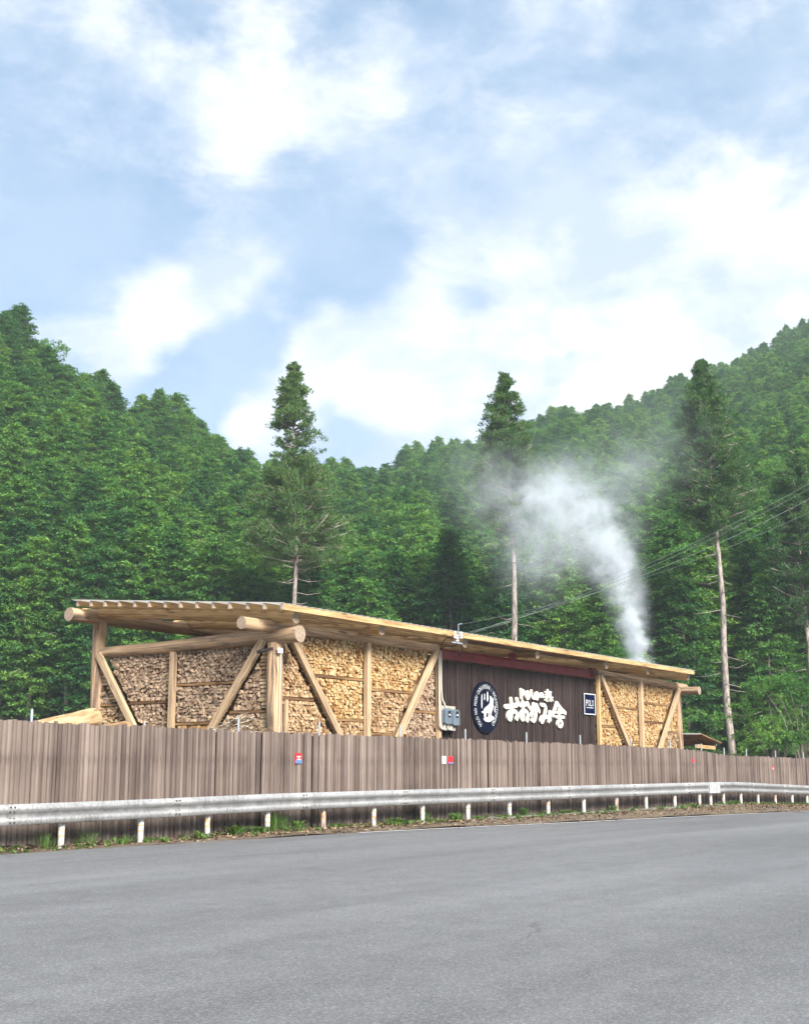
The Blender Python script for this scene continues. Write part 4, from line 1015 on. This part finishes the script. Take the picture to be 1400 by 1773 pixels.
# leaf litter and weeds along the verge
rgn = np.random.default_rng(3); N = 11000
ss = rgn.uniform(11, 62, N); tt = rgn.beta(2.4, 1.2, N)
ey = np.interp(ss, EDGE_S, EDGE_Y); ry = np.array([rail_y(x) for x in ss]); yy = ey - .1 + (ry + .5 - ey) * tt
keep = (ss > 18) | (rgn.random(N) < .3); ss, yy = ss[keep], yy[keep]
V = []
for x, y in zip(ss, yy):
    z = max(verge_z(x, y), road_z(x)) + .012; a = rgn.uniform(0, 6.28); r = rgn.uniform(.02, .055); c, s_ = math.cos(a), math.sin(a); t1, t2 = rgn.uniform(0, .04, 2)
    V += [(x + c * r, y + s_ * r, z), (x - s_ * r * .5, y + c * r * .5, z + t1), (x - c * r, y - s_ * r, z + .006), (x + s_ * r * .5, y - c * r * .5, z + t2)]
tag(link('leaf_litter', quads_mesh('leaf_litter', V, M['litter'])), 'dry brown leaf litter strewn along the road verge', 'leaf litter', None, 'stuff')
V = []; T = []
def tuft(s, y, n, h, spread, broad):
    z = verge_z(s, y) if y < fence_y(s) else ground_z(s)
    for _ in range(n):
        a = rgn.uniform(0, 6.28); d = Vector((math.cos(a), math.sin(a), 0)); l = h * rgn.uniform(.5, 1.1); b = Vector((s, y, z)) + d * rgn.uniform(0, spread * .5)
        w = Vector((-d.y, d.x, 0)) * (rgn.uniform(.012, .03) if broad else rgn.uniform(.004, .009)); o_ = rgn.uniform(.2, 1.) * spread
        m1 = b + d * o_ * .4 + Vector((0, 0, l * .65)); e = b + d * o_ + Vector((0, 0, l * (1. - .35 * o_)))
        V.extend([b - w * .4, b + w * .4, m1 + w, m1 - w]); V.extend([m1 - w, m1 + w, e + w * .15, e - w * .15]); t_ = rgn.random(); T.extend([t_, t_])
for s, y, n_, h, sp, br in [(20.0, 17.35, 90, .48, .22, False), (20.3, 17.38, 60, .34, .2, False), (20.7, 17.30, 50, .22, .2, True), (19.6, 17.3, 60, .18, .25, True), (18.9, 17.4, 60, .20, .3, True), (18.0, 17.5, 40, .16, .3, True),
                            (16.2, 17.6, 40, .2, .25, False), (15.3, 17.6, 40, .3, .3, False), (14.4, 17.7, 50, .34, .3, False), (23.9, 17.1, 70, .17, .22, True), (24.2, 17.1, 50, .14, .2, True), (26.0, 16.75, 90, .22, .2, True), (27.3, 16.95, 40, .12, .2, True),
                            (25.3, 17.2, 70, .34, .2, False), (29.3, 16.75, 70, .24, .16, True), (31.0, 16.55, 40, .18, .15, True), (31.6, 16.6, 40, .14, .15, True), (34.0, 16.45, 40, .2, .15, True), (41.6, 15.85, 60, .2, .35, False), (42.6, 16.0, 50, .16, .3, True), (38.9, 15.9, 30, .16, .2, True)]:
    tuft(s, y, n_, h, sp, br)
for _ in range(420):
    s = rgn.uniform(12, 56); tuft(s, rail_y(s) + rgn.uniform(-.35, .42), 9, rgn.uniform(.05, .13), .12, True)
tag(link('weeds', quads_mesh('weeds', [tuple(p) for p in V], M['weed'], 4, T)), 'green weeds and grass tufts growing at the foot of the fence', 'weeds', None, 'stuff')
# ------------------------------------------------------------------ trees
def sprays(centers, outs, n, rad, size, droop, flat_, r_, tone, wfac=.5, rough=.5, along=1.0):
    """Leaf sprays around clump centres: rhombic faces that fan outwards. centers, outs: (K,3)."""
    K = len(centers); C = np.repeat(centers, n, 0); O = np.repeat(outs, n, 0); N = K * n
    off = r_.normal(size=(N, 3)); off /= np.linalg.norm(off, axis=1)[:, None] + 1e-9
    rad = np.repeat(np.broadcast_to(np.asarray(rad, dtype=float), (K,)), n)[:, None]
    off *= (r_.random(N) ** .45)[:, None] * rad; off[:, 2] *= flat_
    if along != 1.0:
        oh = O / (np.linalg.norm(O, axis=1)[:, None] + 1e-9); off += oh * ((off * oh).sum(1) * (along - 1))[:, None]
        off[:, 2] -= .22 * ((off * oh).sum(1)) ** 2 / np.maximum(rad[:, 0], .1)
    P = C + off
    d = O * .9 + off / np.maximum(rad, 1e-3) * .9 + r_.normal(size=(N, 3)) * .45; d[:, 2] += droop + r_.normal(size=N) * .2
    d /= np.linalg.norm(d, axis=1)[:, None] + 1e-9
    up = np.tile(np.array([0, 0, 1.]), (N, 1)) + r_.normal(size=(N, 3)) * rough
    w = np.cross(d, up); w /= np.linalg.norm(w, axis=1)[:, None] + 1e-9
    L = (size * r_.uniform(.6, 1.3, N))[:, None]; W = L * wfac * r_.uniform(.7, 1.2, (N, 1))
    nn = np.cross(w, d)
    bend = nn * L * r_.uniform(-.18, .05, (N, 1))
    V = np.stack([P - d * L * .5, P + w * W * .5 + bend * .5, P + d * L * .5 + bend, P - w * W * .5 + bend * .5], 1).reshape(-1, 3)
    T = np.repeat(tone, n)
    return V, T

def trunk_geo(H, r0, r1, branches, seed, lean=0.0, n=9):
    g = G(); rg = random.Random(seed); m = 9
    pts = [(lean * H * (k / m) ** 2 + .09 * math.sin(k * 1.7 + seed), .09 * math.sin(k * 1.1 + seed * 2), H * k / m) for k in range(m + 1)]
    g.tube(pts, [r0 * (1 - k / m) + r1 * (k / m) + (.35 * r0 if k == 0 else 0) for k in range(m + 1)], n)
    for a, b, c, r in branches: g.tube([a, b, c], [r, r * .7, r * .25], 5)
    return g

def cypress_geo(seed, H, base, Rm, nb=120, cl=5, leaves=22, pw=.8):
    """Hinoki cypress: whorled branches with drooping fans of flat sprays."""
    r_ = np.random.default_rng(seed); C, O, T, BR = [], [], [], []
    for i in range(nb):
        k = (i + r_.random()) / nb; z = base + (H - base) * k ** .9
        t_ = (z - base) / (H - base)
        prof = max(.12, (1 - t_ ** 2.6)) ** pw * min(1., .62 + 1.3 * t_)
        L = Rm * prof * r_.uniform(.62, 1.2) * (1.25 if r_.random() < .08 else 1); a = i * 2.39996 + r_.normal() * .35
        d = np.array([math.cos(a), math.sin(a), 0.]); tb = r_.random()
        BR.append(((0, 0, z), tuple(d * L * .5 + [0, 0, z + L * .12]), tuple(d * L * .85 + [0, 0, z + L * .02]), .035))
        m = max(2, int(cl * (.45 + prof)))
        for j in range(m):
            q = .38 + .62 * (j + r_.random() * .8) / m
            p = d * L * q + np.array([0, 0, z + L * (.30 * q - .34 * q * q)]) + np.cross(d, [0, 0, 1]) * r_.normal() * L * .17
            C.append(p); O.append(d + [0, 0, .15]); T.append(np.clip(.5 * tb + .5 * r_.random(), 0, 1))
    for j in range(6):
        C.append([r_.normal() * .25, r_.normal() * .25, H - .6 + .15 * j]); O.append([0, 0, 1.]); T.append(r_.random())
    C, O, T = np.array(C), np.array(O), np.array(T)
    V, TT = sprays(C, O, leaves, .40, .28, -.10, .42, r_, T, .52, .36, 1.6)
    return V, TT, BR

def cedar_geo(seed, prof, zlow, ztop, nb, leaves=40, crad=.5, size=.20):
    """Tall sugi cedar: tufted clumps on upswept branches; prof: z, radius, density."""
    r_ = np.random.default_rng(seed); C, O, T, BR, RD = [], [], [], [], []
    zs = [p[0] for p in prof]; i = 0; made = 0
    while made < nb:
        z = r_.uniform(zlow, ztop); dn = interp(z, zs, [p[2] for p in prof])
        if r_.random() > dn: i += 1; continue
        made += 1; L = interp(z, zs, [p[1] for p in prof]) * r_.uniform(.6, 1.08); a = r_.uniform(0, 6.283); d = np.array([math.cos(a), math.sin(a), 0.]); tb = r_.random()
        rise = r_.uniform(-.05, .35)
        BR.append(((0, 0, z - .1), tuple(d * L * .55 + [0, 0, z + L * rise * .3]), tuple(d * L * .95 + [0, 0, z + L * rise]), .03 + .012 * L))
        for j in range(max(2, 2 + int(L * 1.9))):
            q = 1 - .62 * r_.random() ** 1.3
            C.append(d * L * q + np.array([0, 0, z + L * rise * q * q]) + r_.normal(size=3) * [.22, .22, .16] * (L * .3 + .4)); O.append(d * .5 + [0, 0, .7]); T.append(np.clip(.6 * tb + .4 * r_.random(), 0, 1)); RD.append(r_.uniform(.16, .26) + .08 * min(L, 2.6))
    for j in range(14):
        C.append([r_.normal() * .12, r_.normal() * .12, ztop - 2.4 + 2.6 * j / 14]); O.append([0, 0, 1.]); T.append(r_.random()); RD.append(.24 - .012 * j)
    C, O, T = np.array(C), np.array(O), np.array(T)
    V, TT = sprays(C, O, leaves, np.array(RD), size, .0, .6, r_, T, .34, .6)
    return V, TT, BR

def broad_geo(seed, H, base, Rm, nc=190, leaves=30):
    r_ = np.random.default_rng(seed); C, O, T, BR = [], [], [], []
    lobes = [(np.array([r_.normal() * Rm * .42, r_.normal() * Rm * .42, base + (H - base) * r_.uniform(.25, .85)]), Rm * r_.uniform(.4, .65), r_.random()) for _ in range(9)]
    for c, r, tb in lobes:
        BR.append(((0, 0, base * .7), tuple(c * [.5, .5, .75]), tuple(c), .06))
        for _ in range(nc // 9):
            d = r_.normal(size=3); d /= np.linalg.norm(d); d[2] = abs(d[2]) * .9 - .25
            C.append(c + d * r * r_.uniform(.7, 1.05)); O.append(d); T.append(np.clip(.6 * tb + .4 * r_.random(), 0, 1))
    V, TT = sprays(np.array(C), np.array(O), leaves, .42, .19, -.05, .6, r_, np.array(T), .62)
    return V, TT, BR

HX = lambda u, D: AX * D + RT * (u * D)
VAR = []       # cypress prototypes: (crown mesh, trunk mesh)
for k, (H, base, Rm, nb, pw) in enumerate(((14.0, 3.2, 2.7, 165, .7), (13.0, 2.6, 3.0, 165, .45), (13.8, 3.4, 2.6, 160, .6), (12.6, 2.2, 2.9, 160, .5), (14.2, .6, 2.9, 215, .8), (13.2, .5, 3.1, 210, .6))):
    V, T, BR = cypress_geo(100 + k, H, base, Rm, nb, 4, 28, pw)
    cm = quads_mesh('crown', V, M['cypress'], 4, T)
    tm = trunk_geo(H * .96, .17, .03, BR[::3], k).mesh('trunk', M['trunk'], True)
    VAR.append((cm, tm, H))
BVAR = []; ORD = 'first second third fourth fifth sixth seventh eighth ninth tenth eleventh twelfth thirteenth fourteenth fifteenth sixteenth seventeenth eighteenth'.split()
for k, (H, base, Rm) in enumerate(((9.5, 2.2, 3.2), (8.0, 1.6, 3.0), (10.5, 3.0, 2.9))):
    V, T, BR = broad_geo(300 + k, H, base, Rm, 230, 30); BVAR.append((quads_mesh('crown', V, M['broad'], 4, T), trunk_geo(H * .7, .14, .05, BR, k + 20).mesh('trunk', M['trunk'], True), H))

def place(name, var, loc, sc, rz, label, cat, group):
    r = empty(name, loc, label, cat, group); mw = Matrix.Translation(loc) @ Matrix.Rotation(rz, 4, 'Z') @ Matrix.Diagonal((sc[0], sc[0], sc[1], 1))
    r.rotation_euler.z = rz; r.scale = (sc[0], sc[0], sc[1])
    for nm, me in (('crown', var[0]), ('trunk', var[1])):
        o = bpy.data.objects.new(nm, me); COL.objects.link(o); o.parent = r
    return r

# where cypresses stand: jittered rows up the slopes, a full-skirted row at the wood's edge
rr = np.random.default_rng(11); spots = []
for px in np.arange(-120, 1560, 92):
    u = (px + rr.uniform(-26, 26) - 700) / 2190; D = rr.uniform(77, 83); spots.append((D, u, 4 + rr.integers(2), rr.uniform(.86, 1.08)))
D = 83.
while D < 318:
    sp = 3.5 if D < 170 else 4.0
    X = -.46 * D + rr.uniform(0, sp)
    while X < .46 * D:
        d2 = D + rr.uniform(-1.4, 1.4); u = (X + rr.uniform(-1.1, 1.1)) / d2; Dr, zr = ridge(u)
        if d2 < Dr + 8: spots.append((d2, u, int(rr.integers(4)) if rr.random() > (.30 if u > -.02 else .10) or d2 < 120 else 6, rr.uniform(.88, 1.05)))
        X += sp * rr.uniform(.85, 1.15)
    D += sp * .95
near = sorted([q for q in spots if abs(q[1]) < .322 and q[2] < 6], key=lambda q: q[0])[:285]
edge_u = sorted(q[1] for q in near if q[2] in (4, 5))
nset = set(id(q) for q in near); rest = [q for q in spots if id(q) not in nset]
protos = {}
for i, (D, u, k, sc) in enumerate(near):
    P = HX(u, D); z = max(hill_z(u, D), -.3) - .15
    edge = k >= 4
    r = place('cypress_tree', VAR[k], (P.x, P.y, z), (sc * rr.uniform(.92, 1.1), sc), rr.uniform(0, 6.28),
              'full-skirted cypress at the edge of the wood, %s from the left' % ORD[edge_u.index(u)] if edge else 'dense green cypress packed among its like on the wooded hillside', 'tree', 'cypresses at the edge of the wood' if edge else 'cypresses on the hillside')
    if k not in protos: protos[k] = r.children[:]
u6 = (585 - 700) / 2190; P6 = HX(u6, 73)
B0 = place('broadleaf_tree', BVAR[0], (P6.x, P6.y, -.5), (.85, .85), 1., 'light green broadleaf tree behind the shed, first from the left', 'tree', 'broadleaf trees at the edge of the wood')
protos[6] = B0.children[:]
# the rest of the wood, too many to count: one object of instanced trees
pm = bpy.data.meshes.new('hillside_forest'); pts = []; sA = []; rA = []; kA = []
for D, u, k, sc in rest:
    P = HX(u, D); pts.append((P.x, P.y, max(hill_z(u, D), -.3) - .15)); f6 = 1.25 if k == 6 else 1.; sA.append((sc * rr.uniform(.92, 1.1) * (1 if k < 6 else .95), sc * rr.uniform(.92, 1.1) * (1 if k < 6 else .95), sc * f6)); rA.append((0, 0, rr.uniform(0, 6.28))); kA.append(int(k))
pm.from_pydata(pts, [], [])
for nm, tp, data, key in (('tree_scale', 'FLOAT_VECTOR', sA, 'vector'), ('tree_turn', 'FLOAT_VECTOR', rA, 'vector'), ('tree_kind', 'INT', kA, 'value')):
    a = pm.attributes.new(nm, tp, 'POINT'); a.data.foreach_set(key, np.array(data, dtype=np.int32 if tp == 'INT' else np.float32).ravel())
pm.materials.append(M['cypress'])
fo = link('hillside_forest', pm); tag(fo, 'far-off cypress forest covering both hillsides up to the ridges', 'forest', None, 'stuff')
ng = bpy.data.node_groups.new('forest', 'GeometryNodeTree')
ng.interface.new_socket(name='Geometry', in_out='INPUT', socket_type='NodeSocketGeometry'); ng.interface.new_socket(name='Geometry', in_out='OUTPUT', socket_type='NodeSocketGeometry')
gi = ng.nodes.new('NodeGroupInput'); go = ng.nodes.new('NodeGroupOutput'); jn = ng.nodes.new('GeometryNodeJoinGeometry'); L_ = ng.links.new
def attr(nm, tp):
    a = ng.nodes.new('GeometryNodeInputNamedAttribute'); a.data_type = tp; a.inputs['Name'].default_value = nm; return a.outputs['Attribute']
aS, aR, aK = attr('tree_scale', 'FLOAT_VECTOR'), attr('tree_turn', 'FLOAT_VECTOR'), attr('tree_kind', 'INT')
for k, ch in sorted(protos.items()):
    jj = ng.nodes.new('GeometryNodeJoinGeometry')
    for c in ch:
        oi = ng.nodes.new('GeometryNodeObjectInfo'); oi.inputs['Object'].default_value = c; oi.transform_space = 'ORIGINAL'; L_(oi.outputs['Geometry'], jj.inputs[0])
    cmp_ = ng.nodes.new('FunctionNodeCompare'); cmp_.data_type = 'INT'; cmp_.operation = 'EQUAL'; L_(aK, cmp_.inputs[2]); cmp_.inputs[3].default_value = k
    ip = ng.nodes.new('GeometryNodeInstanceOnPoints'); L_(gi.outputs[0], ip.inputs['Points']); L_(cmp_.outputs[0], ip.inputs['Selection']); L_(jj.outputs[0], ip.inputs['Instance'])
    e2r = ng.nodes.new('FunctionNodeEulerToRotation'); L_(aR, e2r.inputs[0]); L_(e2r.outputs[0], ip.inputs['Rotation']); L_(aS, ip.inputs['Scale']); L_(ip.outputs[0], jn.inputs[0])
L_(jn.outputs[0], go.inputs[0])
md = fo.modifiers.new('forest', 'NODES'); md.node_group = ng

# lighter broadleaf trees low along the wood's edge
for bi, (px, D, k, sc) in enumerate(((655, 74, 1, .8), (715, 75, 2, .75), (962, 77, 0, .85), (1000, 69, 1, .9), (1050, 71, 2, .85), (1125, 72, 1, .8), (1185, 84, 0, .8), (1305, 82, 2, .85), (1350, 68, 1, .8), (1392, 66, 0, .75))):
    u = (px - 700) / 2190; P = HX(u, D)
    place('broadleaf_tree', BVAR[k], (P.x, P.y, -.5), (sc, sc), rr.uniform(0, 6.28), 'light green broadleaf tree behind the shed, %s from the left' % ORD[bi + 1], 'tree', 'broadleaf trees at the edge of the wood')

def big_cedar(px, py_top, D, prof_px, nb, seed, label, low_y, lean=0., r0=.3):
    """prof_px: (pixel row, half width in pixels, density) measured down the crown."""
    mpp = D / 2165.; u = (px - 700) / 2190; P = HX(u, D); zt = (1332 - py_top) * mpp + CAM_Z
    prof = sorted(((1332 - y) * mpp + CAM_Z + .5, w * mpp, d) for y, w, d in prof_px)
    root = empty('cedar_tree', (P.x, P.y, -.5), label, 'tree', 'tall cedars behind the shed')
    V, T, BR = cedar_geo(seed, prof, prof[0][0], zt + .7, nb)
    rz = math.atan2(-RT.y, -RT.x)   # lean to the left of the view
    lz = lambda z: lean * (z / zt) ** 2 * zt
    V = V.copy(); V[:, 0] += np.array(lean * zt * (V[:, 2] / zt) ** 2)
    BR = [tuple((q[0] + lz(q[2]), q[1], q[2]) for q in b[:3]) + (b[3],) for b in BR]
    dead = [((lz(z), 0, z), (lz(z) + math.cos(a) * l * .5, math.sin(a) * l * .5, z - .1 * l), (lz(z) + math.cos(a) * l, math.sin(a) * l, z + random.uniform(-.25, .1) * l), .03) for z, a, l in
            ((random.uniform(5, prof[0][0] + 1), random.uniform(0, 6.28), random.uniform(.7, 2.2)) for _ in range(22))]
    mw = Matrix.Translation((P.x, P.y, -.5)) @ Matrix.Rotation(rz, 4, 'Z')
    link('crown', quads_mesh('crown', V, M['cedar'], 4, T), root, mw)
    trunk_geo(zt, r0, .04, BR + dead, seed, lean, 12).obj('trunk', M['trunk_pale'], root, True, mw)
big_cedar(509, 612, 73, [(608, 4, .9), (630, 13, .9), (660, 24, .8), (700, 38, .75), (725, 46, .7), (745, 42, .6), (764, 34, .4), (790, 42, .6), (830, 66, 1), (880, 92, 1), (930, 98, 1), (965, 85, .8), (985, 60, .4)], 330, 71, 'tall cedar with a sparse pointed top left of centre behind the roof corner', 985, .018, .20)
big_cedar(897, 632, 73, [(628, 4, .9), (650, 13, .9), (675, 24, .8), (705, 38, .75), (735, 48, .7), (760, 52, .9), (820, 62, 1), (870, 60, .9), (910, 48, .6), (950, 40, .25)], 300, 72, 'tall cedar rising behind the sign wall, left of the smoke', 950, .016, .25)
big_cedar(1267, 608, 73, [(604, 4, .9), (625, 14, .9), (650, 26, .8), (685, 40, .8), (720, 52, 1), (780, 66, 1), (840, 78, 1), (880, 74, .9), (915, 50, .5), (940, 30, .2)], 330, 73, 'tall cedar with long bare trunk right of the shed', 940, .026, .25)
big_cedar(1412, 770, 78, [(770, 8, .6), (830, 40, .9), (900, 62, 1), (980, 75, 1), (1040, 72, .9), (1090, 50, .5)], 230, 74, 'cedar cut by the right edge of the frame', 1090, .01, .26)
# ------------------------------------------------------------------ smoke from the yard behind the shed, and the valley's thin haze
SD = 57.; mpp = SD / 2165.; SB = HX((1103 - 700) / 2190, SD) 
S0 = Vector((SB.x, SB.y, 0)) + RT * .38
# puffs: pixel-free metres, (right of the source, height, spread, density)
PUFF = [(.02, 4.0, .29, 3.2), (0.0, 5.0, .30, 3.0), (-.08, 6.0, .32, 2.6), (-.20, 7.0, .36, 2.0), (-.38, 8.0, .42, 1.35), (-.60, 9.0, .50, .9), (-.92, 10.0, .62, .55), (-1.25, 11.0, .76, .36),
        (-1.6, 12.0, .95, .24), (-2.3, 13.0, 1.1, .17), (-3.3, 13.9, 1.25, .12), (-4.3, 13.6, 1.3, .095), (-5.0, 12.4, 1.3, .075), (-4.6, 11.0, 1.3, .055), (-3.4, 11.6, 1.2, .055), (-1.2, 14.3, 1.3, .04), (-.3, 15.2, 1.2, .028), (-6.6, 13.9, 1.4, .03), (-7.4, 14.6, 1.5, .015), (1.2, 16.4, 1.6, .014)]
bm = bmesh.new()
for x, z, r, d in PUFF:
    bmesh.ops.create_icosphere(bm, subdivisions=2, radius=r * 2.3 + .25, matrix=Matrix.Translation((x, 0, z)))
hm = bpy.data.meshes.new('hull'); bm.to_mesh(hm); bm.free()
ho = bpy.data.objects.new('hull', hm); COL.objects.link(ho); rm = ho.modifiers.new('r', 'REMESH'); rm.mode = 'VOXEL'; rm.voxel_size = .3
sm = bpy.data.meshes.new_from_object(ho.evaluated_get(bpy.context.evaluated_depsgraph_get())); sm.name = 'smoke'; bpy.data.objects.remove(ho); bpy.data.meshes.remove(hm)
def _smoke(t, out):
    p = t.n('ShaderNodeTexCoord').outputs['Object']; z = t.n('ShaderNodeSeparateXYZ', {0: p}).outputs[2]
    big = t.vmath('SUBTRACT', t.noise(p, .42, 3, .6).outputs['Color'], (.5, .5, .5)).outputs[0]
    fine = t.vmath('SUBTRACT', t.noise(p, 1.9, 4, .62).outputs['Color'], (.5, .5, .5)).outputs[0]
    amp = t.math('MULTIPLY', t.math('SUBTRACT', z, 3.5), .26, clamp=False)
    amp = t.math('MINIMUM', t.math('MAXIMUM', amp, .3), 2.6)
    w = t.vmath('MULTIPLY', big, t.n('ShaderNodeCombineXYZ', {0: amp, 1: amp, 2: amp}).outputs[0]).outputs[0]
    w2 = t.vmath('MULTIPLY', fine, (.75, .75, .75)).outputs[0]
    q = t.vmath('ADD', t.vmath('ADD', p, w).outputs[0], w2).outputs[0]
    acc = None
    for x, zz, r, d in PUFF:
        ds = t.vmath('DISTANCE', q, (x, 0, zz)).outputs['Value']
        e = t.math('EXPONENT', t.math('MULTIPLY', t.math('MULTIPLY', ds, ds), -.5 / (r * r * .62)))
        acc = t.math('MULTIPLY', e, d) if acc is None else t.math('MULTIPLY_ADD', e, d, acc)
    br = t.n('ShaderNodeMapRange', {0: t.noise(q, 1.0, 5, .66).outputs[0], 1: .38, 2: .62, 3: .08, 4: 1.6}).outputs[0]
    den = t.math('MULTIPLY', acc, br)
    v = t.n('ShaderNodeVolumePrincipled', {'Color': (.90, .95, 1, 1), 'Density': t.math('MULTIPLY', den, 2.7), 'Anisotropy': .1})
    t.t.links.new(v.outputs[0], out.inputs['Volume'])
M['smoke'] = mat('pale_wood_smoke', _smoke)
sm.materials.clear(); sm.materials.append(M['smoke'])
ang = math.atan2(RT.y, RT.x)
smo = link('smoke', sm, None, Matrix.Translation(S0) @ Matrix.Rotation(ang, 4, 'Z'))
tag(smo, 'pale plume of smoke rising and drifting left behind the shed', 'smoke', None, 'stuff')
M['smoke'].cycles.volume_step_rate = .4 if hasattr(M['smoke'].cycles, 'volume_step_rate') else 1
hz = G().box((-470, -470, -3), (470, 470, 165)).obj('haze', None)
M['haze'] = mat('thin_valley_haze', lambda t, out: t.t.links.new(t.n('ShaderNodeVolumePrincipled', {'Color': (.80, .90, 1.0, 1), 'Density': .0004, 'Anisotropy': .0}).outputs[0], out.inputs['Volume']))
hz.data.materials.clear(); hz.data.materials.append(M['haze'])
tag(hz, 'thin bluish haze filling the valley air', 'haze', None, 'stuff')
